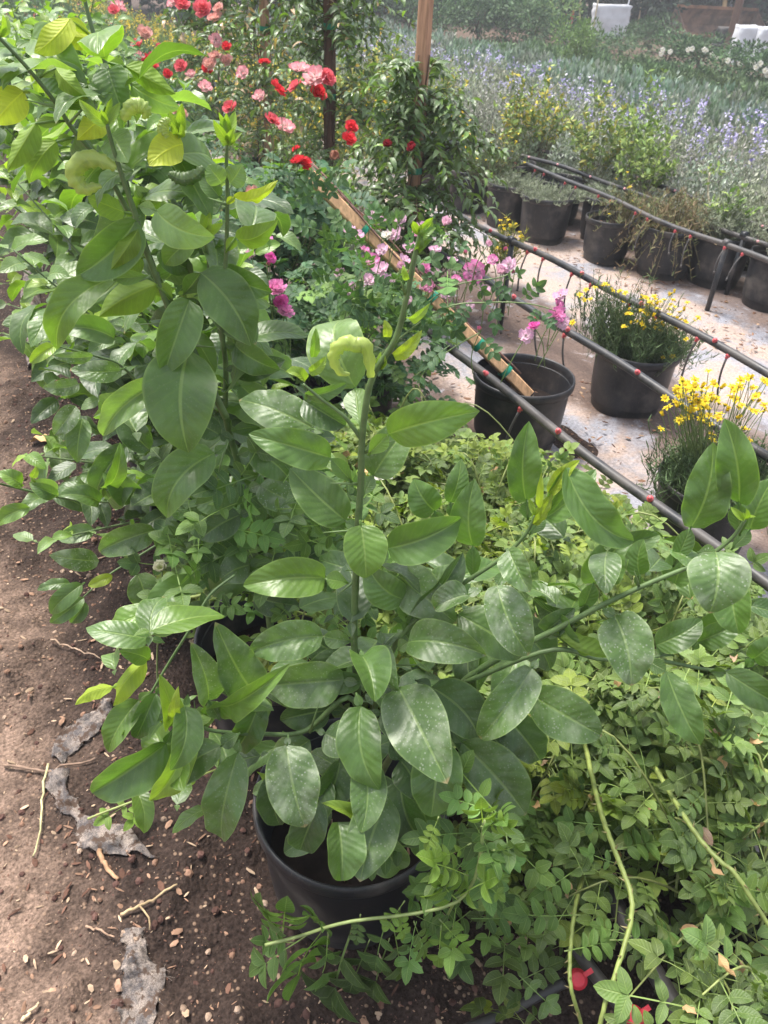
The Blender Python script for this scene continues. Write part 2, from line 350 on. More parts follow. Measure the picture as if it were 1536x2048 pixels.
tag(b.build('ground', M['soil']), kind='structure')
def gz(x, y):
    ix = int(np.clip(np.searchsorted(gx, x),0,len(gx)-1)); iy = int(np.clip(np.searchsorted(gy, y),0,len(gy)-1)); return GZ[ix,iy]
fx = np.linspace(1.12, 4.55, 90); fy = np.concatenate([np.linspace(-4, 7, 240), np.linspace(7.3, 13, 40)])
FX, FY = np.meshgrid(fx, fy, indexing='ij')
edge = np.clip((FX-1.12)/.15,0,1); FX2 = FX+.07*np.sin(FY*3.1)*(1-edge)+.03*np.sin(FY*11)*(1-edge)
FZ = .034+vnoise(FX, FY, 11, 20, .8, 5.)*.005
b = MB(); ny = len(fy); i = np.arange(len(fx)-1)[:,None]*ny; j = np.arange(ny-1)[None]
b.add(np.stack([FX2,FY,FZ],-1).reshape(-1,3), np.stack([i+j, i+ny+j, i+ny+j+1, i+j+1],-1).reshape(-1,4))
tag(b.build('ground_cloth', M['fabric']), kind='structure')
# ------------------------------------------------------------ litter on the soil
def lump_tpl(seed, sx=1., sy=1., sz=.7):
    r = np.random.default_rng(seed); P=[]; n=6; rings=[(0,-.5),(.75,-.35),(1,0),(.72,.38),(0,.5)]
    th = np.arange(n)*2*pi/n; V=[]
    for rr,z in rings:
        for a in th: V.append([rr*cos(a)*.5*sx*r.uniform(.75,1.2), rr*sin(a)*.5*sy*r.uniform(.75,1.2), z*sz*r.uniform(.8,1.2)])
    Q=[[i*n+q, i*n+(q+1)%n, (i+1)*n+(q+1)%n, (i+1)*n+q] for i in range(4) for q in range(n)]
    return np.array(V), np.array(Q), np.zeros((len(V),2))
def scatter(name, tpls, n, sz, colf, flat, region, mat='chip', sink=.2):
    b = MB()
    for t in tpls:
        m = n//len(tpls); p = region(m); s = sz(m)
        z = np.array([gz(x,y) for x,y in p]) if name!='gravel' or True else 0
        pos = np.column_stack([p, z+s*.18-s*sink*.2])
        a = rng.uniform(0,2*pi,m); ax = np.column_stack([np.cos(a), np.sin(a), rng.normal(0,flat,m)])
        nr = np.column_stack([rng.normal(0,flat,m), rng.normal(0,flat,m), np.ones(m)])
        b.inst(t, frames(pos, ax, nr, s), colf(m))
    return tag(b.build(name, M[mat], smooth=False), kind='stuff')
def reg(m):
    h = rng.uniform(0,1,m); y = .45+3.2*h**1.8; x = rng.normal(-.12,.42,m); return np.column_stack([np.clip(x,-1.3,.75), y])
chipT = [lump_tpl(1,.32,1.,.10), lump_tpl(2,.22,1.1,.08), lump_tpl(3,.5,.9,.12)]
def chipcol(m):
    c = np.where(rng.random((m,1))<.3, np.array([[.40,.29,.20]]), np.where(rng.random((m,1))<.5, np.array([[.28,.17,.115]]), np.array([[.13,.07,.05]])))
    return c*rng.uniform(.7,1.3,(m,1))
scatter('wood_chips', chipT, 9000, lambda m: .003+.026*rng.random(m)**6., chipcol, .25, reg)
stoneT = [lump_tpl(7,1,.9,.7), lump_tpl(8,.8,1.,.6), lump_tpl(9,1,1,.8)]
def stonecol(m):
    c = np.where(rng.random((m,1))<.55, np.array([[.10,.055,.045]]), np.where(rng.random((m,1))<.5, np.array([[.22,.13,.09]]), np.array([[.32,.23,.17]])))
    return c*rng.uniform(.7,1.25,(m,1))
scatter('gravel', stoneT, 4200, lambda m: .003+.018*rng.random(m)**5., stonecol, .4, reg, 'chip', .6)
def reg2(m):
    k = rng.integers(0,6,m); cx = np.array([3.28,3.6,2.30,1.69,3.45,1.9])[k]; x = rng.normal(cx,.17); y = rng.uniform(.6,5.6,m)
    y = np.where(rng.random(m)<.7, 2.9+.47*np.round((y-2.9)/.47)+rng.normal(0,.1,m), y); return np.column_stack([x,y])
b = MB()
for t in chipT:
    m = 1500; p = reg2(m); pos = np.column_stack([p, np.full(m,.045)]); a = rng.uniform(0,6.3,m)
    b.inst(t, frames(pos, np.column_stack([np.cos(a),np.sin(a),rng.normal(0,.2,m)]), np.column_stack([rng.normal(0,.2,m),rng.normal(0,.2,m),np.ones(m)]), .008+.034*rng.random(m)**3), chipcol(m)*[.75,.7,.65])
tag(b.build('bark_mulch', M['chip'], smooth=False), kind='stuff')
# sticks lying in the aisle
def stick(pts, r, col, label, group=None, side=None):
    P = spline([atz(x,y,.012) for x,y in pts], 14); P[:,2] = [gz(p[0],p[1])+.012 for p in P]; P += rng.normal(0,.0012,P.shape)
    b = MB(); b.tube(P, np.linspace(r, r*.6, 14), 6, col)
    if side: b.tube(spline([P[side], P[side]+[.012,-.035,.006], P[side]+[.008,-.055,.0]],5), r*.5, 5, col)
    o = b.build('dry_twig', M['bark'], org=P[7]); tag(o, label, 'twig', 'loose twigs on the soil')
stick([(242,1835),(285,1820),(320,1800),(355,1778)], .0036, (.42,.31,.18), 'straight pale tan twig with a small side spur on the dark soil', side=4)
stick([(92,1515),(80,1580),(77,1640),(62,1700)], .003, (.50,.46,.25), 'long thin yellowish twig running down the brown aisle')
stick([(2,1517),(60,1525),(115,1528),(190,1510)], .004, (.22,.15,.11), 'thin dark grey brown twig lying across the torn cloth')
stick([(196,1690),(205,1715),(220,1740),(235,1755)], .006, (.36,.22,.13), 'short knobbly brown twig below the torn grey cloth')
stick([(170,1843),(195,1862),(232,1882)], .0025, (.35,.23,.16), 'fine curved reddish twig beside the lower cloth scrap')
stick([(45,2045),(60,2030),(78,2012)], .004, (.55,.42,.27), 'short cream coloured twig at the bottom of the aisle')
stick([(105,1290),(150,1305),(205,1332)], .0025, (.40,.28,.2), 'thin pale straw lying in the aisle beside leafy branches')
b = MB(); c = atz(82,888,.02); b.add(*[g for g in leaf_geo(c+[-.03,.02,.004], c+[.035,-.03,.004], [.2,.1,1], .06, bow=.15, fold=.5, wave=.08)[:2]], None, leaf_geo(c+[-.03,.02,.004], c+[.035,-.03,.004], [.2,.1,1], .06)[2], (.55,.36,.18,0))
tag(b.build('dry_leaf', M['chip'], org=c), 'curled tan dead leaf lying alone on the brown soil', 'leaf')
# torn edge of the old weed cloth
def scrap(outline, zt, label, seed, dark=.0):
    r = np.random.default_rng(seed); L = np.array([atz(x,y,.0) for x,y in outline[0]]); R_ = np.array([atz(x,y,.0) for x,y in outline[1]])
    n = 40; m = 14; A = spline(L,n); B = spline(R_,n); t = np.linspace(0,1,m)
    V = A[:,None]*(1-t[None,:,None])+B[:,None]*t[None,:,None]
    V[...,0:2] += (r.normal(0,.0012,V[...,0:2].shape)+.006*np.sin(np.linspace(0,1,n)*r.uniform(14,22)+r.uniform(0,6))[:,None,None])*((t<.05)|(t>.95))[None,:,None]
    X = np.linspace(0,1,n)[:,None]*np.ones((1,m)); hump = zt*np.sin(pi*t)[None]**.7*(.55+.45*np.sin(X*9+seed))
    V[...,2] = [[gz(q[0],q[1]) for q in row] for row in V]; V[...,2] += .006+np.maximum(0,hump)+r.normal(0,.0015,(n,m))
    i = np.arange(n-1)[:,None]*m; j = np.arange(m-1)[None]; b = MB()
    Q = np.stack([i+j, i+j+1, i+m+j+1, i+m+j],-1).reshape(-1,4)
    g = (np.array([.17,.140,.122])*(1-.45*dark))*r.uniform(.85,1.15,(n,m,1))
    Vf = V.reshape(-1,3); b.add(Vf, Q, None, None, g.reshape(-1,3)); b.add(Vf-[0,0,.002], Q[:,::-1], None, None, g.reshape(-1,3)*.6)
    for k in range(130):   # frayed threads
        e = Vf[r.integers(0,n)*m+(0 if r.random()<.5 else m-1)]; d = r.normal(0,.012,3); d[2] = abs(d[2])*.3
        d[2] *= .4; b.tube([e, e+d*.35+[0,0,.001], e+d*.6], .0003, 3, (.3,.27,.24,0), cap=False)
    tag(b.build('weed_cloth_scrap', M['cloth'], org=V.mean((0,1))), label, 'torn cloth', 'torn edge of the ground cloth')
scrap(([(104,1500),(105,1470),(125,1452),(160,1440),(225,1415)],[(125,1525),(130,1500),(150,1490),(185,1468),(228,1432)]), .012, 'grey frayed fold of ground cloth above the long dark twig', 1)
scrap(([(92,1530),(88,1570),(115,1600),(148,1640),(155,1690)],[(135,1545),(140,1585),(170,1625),(262,1665),(318,1730)]), .014, 'largest frayed grey cloth flap spread on the aisle soil', 2)
scrap(([(250,1870),(252,1920),(245,1975),(238,2060)],[(290,1868),(292,1905),(328,1955),(300,2060)]), .012, 'pale torn cloth strip at the bottom beside dark soil', 3)
scrap(([(48,540),(42,600),(50,660),(55,740)],[(85,530),(80,600),(75,660),(72,740)]), .05, 'dusty folded strip of old cloth far up the aisle', 4, .4)
# ------------------------------------------------------------ pots
def pot_mesh(R, H, name='flower_pot'):
    b = MB(); rb = R*.80
    prof = [(.001,.012),(rb*.9,.012),(rb*.97,0),(rb,.006),(R*.925,H-.038),(R*.93,H-.034),(R*.985,H-.034),(R,H-.026),(R*1.005,H-.012),(R*.995,H-.002),(R*.975,H),(R*.955,H-.004),(R*.94,H-.02),(R*.93,H-.05),(R*.90,H-.16),(R*.86,.05)]
    b.lathe(prof, 56); return b.mesh(name, M['pot'])
POTM = {}
def soil_disc(R, z):
    b = MB(); n = 10; k = 28; th = np.arange(k)*2*pi/k; V = [[0,0,z+.006]]; Q=[]; T=[]
    for a in range(1,n+1):
        for t in th: V.append([R*a/n*cos(t), R*a/n*sin(t), z+rng.normal(0,.004)*(a<n)])
    for q in range(k): T.append([0,1+q,1+(q+1)%k])
    for a in range(n-1):
        for q in range(k): Q.append([1+a*k+q, 1+(a+1)*k+q, 1+(a+1)*k+(q+1)%k, 1+a*k+(q+1)%k])
    b.add(V, Q, T, None, (.014,.010,.009,0)); m = 14; tt = rng.uniform(0,6.3,m); rr = R*.9*np.sqrt(rng.random(m))
    pos = np.column_stack([rr*np.cos(tt), rr*np.sin(tt), np.full(m, z+.006)])
    b.inst(chipT[0], frames(pos, rng.normal(0,1,(m,3))*[1,1,.2], np.tile(ZA,(m,1))+rng.normal(0,.2,(m,3)), rng.uniform(.01,.03,m)), chipcol(m))
    return b.mesh('potting_soil', M['chip'])
import mathutils
def pot(x, y, label, R=.175, H=.285, rz=0., tilt=(0,0), group='black plastic nursery pots', z=0., fill=.78):
    key = (R,H,fill)
    if key not in POTM: POTM[key] = (pot_mesh(R,H), soil_disc(R*(.80+.13*fill), H*fill))
    o = link('flower_pot', POTM[key][0]); o.location = (x,y,z); o.rotation_euler = (tilt[0],tilt[1],rng.uniform(0,6.3))
    tag(o, label, 'plant pot', group); link('potting_soil', POTM[key][1], o); return o
pot(.375,.77,'front black pot holding the tall broad-leaved citrus', R=.182, H=.29, fill=.45)
pot(.385,1.22,'black pot second in the citrus row, rim just showing under leaves', R=.182, H=.29, fill=.6)
pot(.41,1.78,'black pot third in the citrus row beside the aisle soil', R=.182, H=.29)
CITY = [2.3,2.85,3.4,4.0,4.7,5.5]
for k,y in enumerate(CITY): pot(.42+.02*k, y, 'black pot hidden under the far citrus foliage', R=.182, H=.29, group='pots under the far citrus plants')
POT_Z = .03
pot(1.69,2.12,'wide black pot with the leaning wooden stake in it', R=.19, H=.285, z=POT_Z, fill=.55)
pot(2.30,2.18,'black pot with upright green yellow-flowered daisy bush', R=.175, H=.28, z=POT_Z)
pot(1.84,1.31,'black pot of low yellow daisies nearest the camera', R=.165, H=.27, z=POT_Z)
R4 = [(3.56,3.86,'smaller grey black pot at the left end of the dry plants'),(3.72,3.50,'black pot overflowing with dry brown and green stems'),(3.93,3.28,'black pot behind the two pipe posts'),(3.95,2.86,'black pot at the right frame edge beside spilled bark'),
      (3.42,4.35,'black pot behind four hanging drip tubes'),(3.38,4.72,'black pot third from the left under the pipes'),(3.32,5.18,'black pot with small yellow blooms beside the vine'),(3.36,5.7,'black pot partly hidden by the staked vine')]
for k,(x,y,l) in enumerate(R4): pot(x,y,l, R=.18 if k!=0 else .16, H=.30 if k else .27, z=POT_Z)
for k,(x,y) in enumerate([(3.92,3.75),(3.82,4.2),(3.8,4.72),(3.78,5.3),(4.35,3.5),(4.4,2.95),(4.3,4.05)]):
    pot(x,y,'black pot in the shaded second line behind the drip pipes', R=.18, H=.30, z=.0 if x>4.5 else POT_Z, group='pots behind the drip pipes')
# ------------------------------------------------------------ irrigation
PIPE_R = .0146
FIT = MB(); FIT.lathe([(.0,-.004),(.008,-.004),(.009,.0),(.009,.008),(.006,.009),(.006,.015),(.004,.017),(0,.017)], 14, (.55,.09,.10,0)); FITM = FIT.mesh('drip_fitting', M['red'])
FIT2 = MB(); FIT2.lathe([(.0,-.004),(.007,-.004),(.0075,.0),(.0075,.009),(.005,.011),(0,.011)], 12, (.62,.30,.31,0)); FITM2 = FIT2.mesh('drip_fitting', M['red'])
def orient(o, d):
    d = nrm(d); a = np.cross(ZA, d); s = np.linalg.norm(a)
    o.rotation_mode = 'QUATERNION'; o.rotation_quaternion = mathutils.Vector((0,0,1)).rotation_difference(mathutils.Vector([float(v) for v in d]))
def pipe(X, Z, y0, y1, label, caps=(), tubes=(), sag=.0, pts=None, R=PIPE_R, capdir=(-.6,0,.8), tubevec=(-.03,0,-.16), tube_r=.004, fm=None, post=None):
    P = np.array(pts) if pts is not None else np.array([[X+.014*sin(y*1.9)+.004*sin(y*7), y, Z+.014*sin(y*2.3+X)-.005*sin(y*6.1)] for y in np.linspace(y0,y1,40)])
    b = MB(); b.tube(P, R, 14); org = P[len(P)//2]; o = b.build('irrigation_pipe', M['pipe'], org=org)
    tag(o, label, 'pipe', 'drip irrigation pipes')
    def at_y(y): return np.array([np.interp(y, P[:,1], P[:,k]) for k in range(3)])
    for y in caps:
        c = at_y(y)+nrm(capdir)*R*.8; f = link('drip_fitting', fm or FITM, o, c-org); orient(f, np.array(capdir)+rng.normal(0,.15,3))
    for y in tubes:
        d = nrm([-.5,0,-.85]); c = at_y(y)+d*R*.8; f = link('drip_fitting', fm or FITM, o, c-org); orient(f, d)
        tv = np.array(tubevec)*rng.uniform(.85,1.15)+rng.normal(0,.012,3); e = c+d*.012
        Q = spline([e, e+tv*.35+[-.012,.0,0], e+tv*.7+[-.01,0,0], e+tv], 8); tb = MB(); tb.tube(Q, tube_r, 6); tb.tube([Q[-1]-tv*.06, Q[-1]+tv*.05], tube_r*1.5, 6, (1,1,1,0))
        tt = tb.build('drip_tube', M['pipe'], f, org=org); tt.matrix_parent_inverse = mathutils.Matrix.LocRotScale(f.location, f.rotation_quaternion, None).inverted()
    return o
def ys(X, pts): return [atx(x,y,X)[1] for x,y in pts]
zD = atx(1025,482,2.30)[2]; zC = atx(1444,483,3.51)[2]; zB = atx(1490,470,3.85)[2]
XF, XE, XD, XC, XB, XA = 1.43, 1.90, 2.30, 3.51, 3.85, 4.12
zF = atx(1120,860,XF)[2]; zE = atx(1180,690,XE)[2]; zA = atx(1240,350,XA)[2]
pipe(XF, zF, -1.2, 3.1, 'black pipe running over the front of the wide black pot', ys(XF,[(980,742),(1123,857),(1298,995)]), ys(XF,[(1050,800)]))
pipe(XE, zE, -1.2, 3.6, 'black pipe across the front of the daisy bush pot', ys(XE,[(1040,590),(1142,665),(1277,760)]), ys(XE,[(1085,625),(1138,662),(1010,568)]), tubevec=(.03,-.03,-.17))
pipe(XD, zD, -1.2, 4.2, 'dusty black pipe over the upright daisy bush', ys(XD,[(1170,563),(1283,635),(1423,715),(1075,505),(985,462)]), ys(XD,[(1060,503),(1091,522),(1151,553),(1190,576),(1263,620),(1312,652),(1392,702),(1452,737)]), tubevec=(0,0,-.16))
capsC=[(1029,352),(1066,367),(1084,373),(1126,390),(1147,397),(1192,412),(1216,421),(1269,437),(1295,445),(1354,462),(1385,471),(1454,493),(1490,508)]
pipe(XC, zC, -.6, 6.6, 'lowest of the three long pipes, its drip tubes hanging before pots', (), ys(XC,capsC), tubevec=(-.05,-.02,-.13), tube_r=.0035)
pipe(XB, zB, -.6, 6.6, 'middle of the three long pipes above the pots', ys(XB,[(1060,335),(1113,356),(1177,377),(1245,400),(1325,424),(1415,450),(1520,485)]), (), fm=FITM2, capdir=(-.9,0,.4))
pipe(XA, zA, -.6, 6.6, 'uppermost of the three long pipes in the grey shrubs', ys(XA,[(1090,318),(1143,340),(1205,362),(1270,380),(1345,402),(1434,426),(1530,450)]), (), fm=FITM2, capdir=(-.9,0,.4))
nearP = lambda L,z: spline([atz(x,y,zz) for (x,y),zz in zip(L,z)], 20)
pipe(0,0,0,0,'black pipe with red valve cap low under the front rose foliage', pts=nearP([(985,1600),(1080,1775),(1172,1925),(1272,2050),(1330,2150)],[.10,.10,.10,.10,.1])[::-1], R=.0125)
pipe(0,0,0,0,'thicker bare black pipe in the dark gap between rose plants', pts=nearP([(1150,1650),(1250,1845),(1310,1945),(1372,2050),(1430,2150)],[.11,.11,.11,.11,.11])[::-1], R=.0165)
pipe(0,0,0,0,'short black cross pipe on the soil at the bottom edge', pts=nearP([(930,2060),(1010,2025),(1060,2000),(1130,1965)],[.05,.05,.06,.09]), R=.009)
def valve(px, label):
    c = atz(px[0],px[1],.125); b = MB(); b.lathe([(0,-.012),(.016,-.012),(.017,.0),(.017,.006),(.013,.008),(.013,.020),(.010,.022),(0,.022)],18,(.55,.03,.05,0)); b.box([.018,0,.012],[.012,0,0],[0,.004,0],[0,0,.004],(.55,.03,.05,0))
    o = link('drip_valve', b.mesh('drip_valve', M['red'])); o.location = c; orient(o, [-.35,-.25,.8]); tag(o, label, 'valve', 'red drip valves')
valve((1268,2032),'bright red drip valve with a side nozzle between two pipes')
valve((1155,1958),'round red drip cap behind a thorny rose cane')
def post(x, y, ztop, label):
    b = MB(); b.tube([[x,y,-.05],[x,y,ztop]], .014, 12, (1,1,1,0)); o = b.build('pipe_post', M['pipe'], org=(x,y,0)); tag(o, label, 'pipe post', 'posts carrying the drip pipes')
    c = MB(); c.tube([[x,y-.018,ztop],[x,y+.018,ztop]], .021, 14); c.build('clamp', M['pipe'], o, org=(x,y,0))
post(XD, 3.15, zD, 'black post holding the dusty pipe behind pink roses')
post(3.51, 2.90, zC, 'black post clamped to the lowest of three long pipes')
post(3.85, 3.08, zB, 'black post clamped to the middle long pipe')
# ------------------------------------------------------------ stakes
def stake(P0, P1, r, label, cat='wooden stake', col=(.40,.20,.115), group=None, ties=(), sq=True, rz=.6, name='wooden_stake', tie_r=1.25):
    P0 = np.array(P0,float); P1 = np.array(P1,float); d = nrm(P1-P0); a = nrm(np.cross(d,[0,1,.2])); c = np.cross(d,a)
    ex = (a*cos(rz)+c*sin(rz))*r; ey = (c*cos(rz)-a*sin(rz))*r; b = MB(); n = 14
    if sq:
        th = [(-1,-.8),(-.8,-1),(.8,-1),(1,-.8),(1,.8),(.8,1),(-.8,1),(-1,.8)]; V=[];
        for k in range(n+1):
            p = P0+(P1-P0)*k/n+rng.normal(0,r*.03,3); V += [p+ex*u+ey*v for u,v in th]
        Q=[[k*8+q,k*8+(q+1)%8,(k+1)*8+(q+1)%8,(k+1)*8+q] for k in range(n) for q in range(8)]
        e=n*8; Q += [[e,e+1,e+2,e+3],[e+3,e+4,e+7,e],[e+4,e+5,e+6,e+7],[0,7,4,3],[3,2,1,0],[7,6,5,4]]
        b.add(V,Q,None,None,(*col,0)); o = b.build(name, M['wood'], org=P0, smooth=False)
    else:
        b.tube(spline([P0,(P0+P1)/2+rng.normal(0,r,3),P1],12), r, 8, (*col,0)); o = b.build(name, M['wood'], org=P0)
    tag(o, label, cat, group)
    for t in ties:
        p = P0+(P1-P0)*t; tb = MB(); k=16; thh = np.arange(k)*2*pi/k
        for w in (-1,1): pass
        ring = []
        for q in range(3):
            off = d*(q-1)*r*.55; ring.append([p+off+(ex*cos(x)+ey*sin(x))*tie_r*1.12+rng.normal(0,r*.02,3) for x in thh])
        V = np.array(ring).reshape(-1,3); Q=[[i*k+q,i*k+(q+1)%k,(i+1)*k+(q+1)%k,(i+1)*k+q] for i in range(2) for q in range(k)]
        tb.add(V,Q); tb.build('green_tie', M['tie'], o, org=P0)
    return o
J = [(1.90,3.45),(1.95,4.62),(1.93,5.8)]
stake((1.90,3.45,.1),(1.90,3.45,2.05),.026,'bare reddish wooden stake rising from the nearest staked vine',group='stakes in the vine pots',ties=(.33,),col=(.40,.225,.14))
stake((1.95,4.62,.1),(1.95,4.62,2.0),.026,'dark brown weathered stake with green ties behind red roses',group='stakes in the vine pots',ties=(.60,.42),col=(.12,.062,.042))
stake((1.96,5.75,.1),(1.96,5.75,2.0),.026,'pale wooden stake among the dry leaved vine',group='stakes in the vine pots',ties=(.55,),col=(.42,.25,.16))
SL0 = atz(1058,790,.19); SL1 = ray(620,352)*2.72+CAM
stake(SL0, SL1, .0205, 'fallen stake leaning from the wide pot, bound with green ties',group='stakes in the vine pots',ties=(.12,.25,.36,.47,.77),col=(.62,.38,.21),rz=.25)
b = MB()
for k in range(4):
    t = np.linspace(.05+.1*k,1,18); P = SL0+(SL1-SL0)*t[:,None]; w = np.cross(nrm(SL1-SL0), ZA)
    P = P+w*(.03*np.sin(t*(7+k)+k*2)+.012)[:,None]+ZA*(.028+.014*np.cos(t*(7+k)+k))[:,None]; b.tube(P, .0035-.0005*k, 5, (.20,.12,.10,0))
tag(b.build('dead_vine', M['bark'], org=SL0), 'bare dry vine stems twisted along the fallen stake', 'vine')
for x,y,l in [(J[0][0],J[0][1],'black pot at the foot of the nearest staked vine'),(J[1][0],J[1][1],'black pot under the dark stake'),(J[2][0],J[2][1],'black pot under the dry leaved vine')]:
    pot(x,y,l,R=.175,H=.285,z=POT_Z)
# ------------------------------------------------------------ citrus
KIND = {'n':(.074,.142,.030,.15),'l':(.135,.22,.066,.2),'d':(.086,.152,.045,.9),'y':(.235,.31,.035,0),'g':(.108,.195,.030,.1),'k':(.046,.090,.026,.3),'m':(.18,.275,.035,0),'e':(.080,.145,.038,.55)}
def rot(v, ax, a): return v*cos(a)+np.cross(ax,v)*sin(a)+ax*(ax@v)*(1-cos(a))
def put_leaves(b, table, h0, zmin=.34, seed=1):
    r = np.random.default_rng(seed)
    for ln in table.strip().splitlines():
        f = ln.split('#')[0].split()
        if not f: continue
        ax_,ay_,bx,by,tx,ty,w,roll,da,dt = map(float, f[:10]); kd = f[10]; ex = [float(v) for v in f[11:]]
        bow = (ex[0] if len(ex)>0 else .09)*r.uniform(.9,1.7)+r.uniform(0,.05); fold = min(.85,(ex[1] if len(ex)>1 else .28)*r.uniform(1.,2.5)+.05); sb = ex[2] if len(ex)>2 else r.uniform(-.08,.08)
        fb = 0. if ax_==0 else math.hypot(bx-ax_,by-ay_)/(math.hypot(bx-ax_,by-ay_)+math.hypot(tx-bx,ty-by))
        B = ath(bx,by,h0+da+(dt-da)*fb,zmin); T = ath(tx,ty,h0+dt,zmin); mid = (B+T)/2; dep = (mid-CAM)@fw
        ax = nrm(T-B); vn = CAM-mid; vn = nrm(vn-ax*(vn@ax)); und = kd.startswith('u'); kk = kd[1:] if und and len(kd)>1 else ('g' if und else kd)
        nor = rot(vn, ax, radians(roll+(180 if und else 0)+r.uniform(-16,16))); c = np.array(KIND[kk]); c[:3] *= r.uniform(.88,1.14); c[3] *= r.uniform(.6,1.1)
        if und: bow = -bow
        W = w*dep/F/max(.55,cos(radians(roll)))**.6/max(.8,cos(fold*.8))*1.03
        V,Q,U = leaf_geo(B,T,nor,W,nL=18,nW=8,bow=bow,fold=fold,sbow=sb,wave=.016+.022*r.random(),nw=r.uniform(1.6,3.4),ph=r.uniform(0,6),cup=r.uniform(.05,.3),twist=r.uniform(-.75,.75))
        b.add(V,Q,None,U,c)
        if ax_:
            A = ath(ax_,ay_,h0+da,zmin); LL = np.linalg.norm(B-A)
            if LL > .006:
                Bn = nrm(nor+r.normal(0,.15,3)); V,Q,U = leaf_geo(A,B,Bn,min(W*.42,LL*.75),prof=prof_obov,nL=8,nW=4,bow=.04*(1 if not und else -1),fold=.25,wave=.0); c2=c.copy(); b.add(V,Q,None,U,c2)
                b.tube([A,(A+B)/2-nor*.001,B+(T-B)*.03],.0016,5,(*c[:3]*1.25,0))
def stems(b, rows, h0, col=(.085,.14,.045)):
    for pts, dh, r0_, r1_ in rows:
        m = len(pts); dh = np.linspace(dh[0],dh[1],m) if len(dh)==2 else dh
        P = spline([ath(x,y,h0+d,.2) for (x,y),d in zip(pts,dh)], 5*m); b.tube(P, np.linspace(r0_,r1_,len(P)), 8, (*col,0))
def thorns(b, L, h0):
    for x0,y0,x1,y1,d in L:
        A = ath(x0,y0,h0+d); B = ath(x1,y1,h0+d-.01); b.tube([A,(A+B)/2,B],[.0022,.0015,.0003],5,(.12,.19,.06,0))
def pix_shoot(bl, x, y, h0, dh, n=4, size=.03, kind='y', seed=0):
    r = np.random.default_rng(seed); A = ath(x,y,h0+dh)
    for q in range(n):
        d = nrm([r.normal(0,.6),r.normal(0,.6),1.]); s = size*r.uniform(.5,1.1); V,Q,U = leaf_geo(A,A+d*s,nrm(CAM-A)+r.normal(0,.5,3),s*.42,nL=8,nW=4,bow=r.uniform(-.2,.2),fold=.5); c=np.array(KIND[kind]); bl.add(V,Q,None,U,c)
def curl_leaf(pts, h0, dh, w, kind='y', amp=.12, name=None):
    """a young leaf rolled into a hook: a strip curled across its width along a bent spine"""
    P = spline([ath(x,y,h0+d) for (x,y),d in zip(pts,np.broadcast_to(dh,(len(pts),)))], 40); n=len(P); m=15
    T = np.gradient(P,axis=0); T/=np.linalg.norm(T,axis=1)[:,None]; vw = nrm(CAM-P[n//2]); t=np.linspace(0,1,n)
    S = np.cross(T,vw); S/=np.linalg.norm(S,axis=1)[:,None]; a=np.linspace(-2.25,2.25,m); hw=w*(np.sin(pi*np.clip(t*.93+.05,0,1)**.8)**.7)
    rad = hw[:,None]*(1+.09*np.sin(t*66+1.2*np.sin(t*17))[:,None])*(1+.22*np.sin(t*74+.6*np.sin(t*23))[:,None]*(np.abs(a)[None]/2.25)**2)
    V = P[:,None]+S[:,None]*(np.sin(a)[None]*rad)[...,None]+vw[None,None]*(np.cos(a)[None]*rad*.85)[...,None]
    i=np.arange(n-1)[:,None]*m; j=np.arange(m-1)[None]; Q=np.stack([i+j,i+j+1,i+m+j+1,i+m+j],-1).reshape(-1,4)
    U=np.stack([np.broadcast_to(np.linspace(0,1,m)[None],(n,m))*.9+.55,np.broadcast_to(t[:,None],(n,m))],-1).reshape(-1,2)
    c=np.array([.26,.33,.085,0]) if kind=='y' else np.array(KIND[kind]); b=MB(); b.add(V.reshape(-1,3),Q,None,U,c); return b
def rand_leaves(b, n, xr, yr, hr, sz, kinds, seed, zmin=.30, region=None):
    r = np.random.default_rng(seed)
    for q in range(n):
        x_, y_ = r.uniform(*xr), r.uniform(*yr)
        if region is not None and not region(x_, y_): continue
        B = ath(x_, y_, r.uniform(*hr), zmin); a = r.uniform(0, 2*pi); d = nrm([cos(a), sin(a), r.uniform(-.95, .35)]); L = sz*r.uniform(.65, 1.2)
        if B[2]+d[2]*L < .1: d[2] = abs(d[2])*.3; d = nrm(d)
        nn = nrm(np.array([0, 0, 1.])+r.normal(0, .55, 3)+(CAM-B)*.25); c = np.array(KIND[r.choice(list(kinds))]); c[:3] *= r.uniform(.8, 1.2); c[3] *= r.uniform(.3, 1.1)
        V, Q, U = leaf_geo(B, B+d*L, nn, L*r.uniform(.48, .62), nL=12, nW=6, bow=r.uniform(.06, .24), fold=r.uniform(.15, .65), sbow=r.uniform(-.08, .08), wave=r.uniform(.01, .04), nw=r.uniform(1.5, 3.2), ph=r.uniform(0, 6), cup=r.uniform(0, .3), twist=r.uniform(-.9, .9)); b.add(V, Q, None, U, c)
        V, Q, U = leaf_geo(B-d*L*.22-[0,0,.004], B, nn, L*.13, prof=prof_obov, nL=5, nW=2, fold=.3, wave=0); b.add(V, Q, None, U, c)
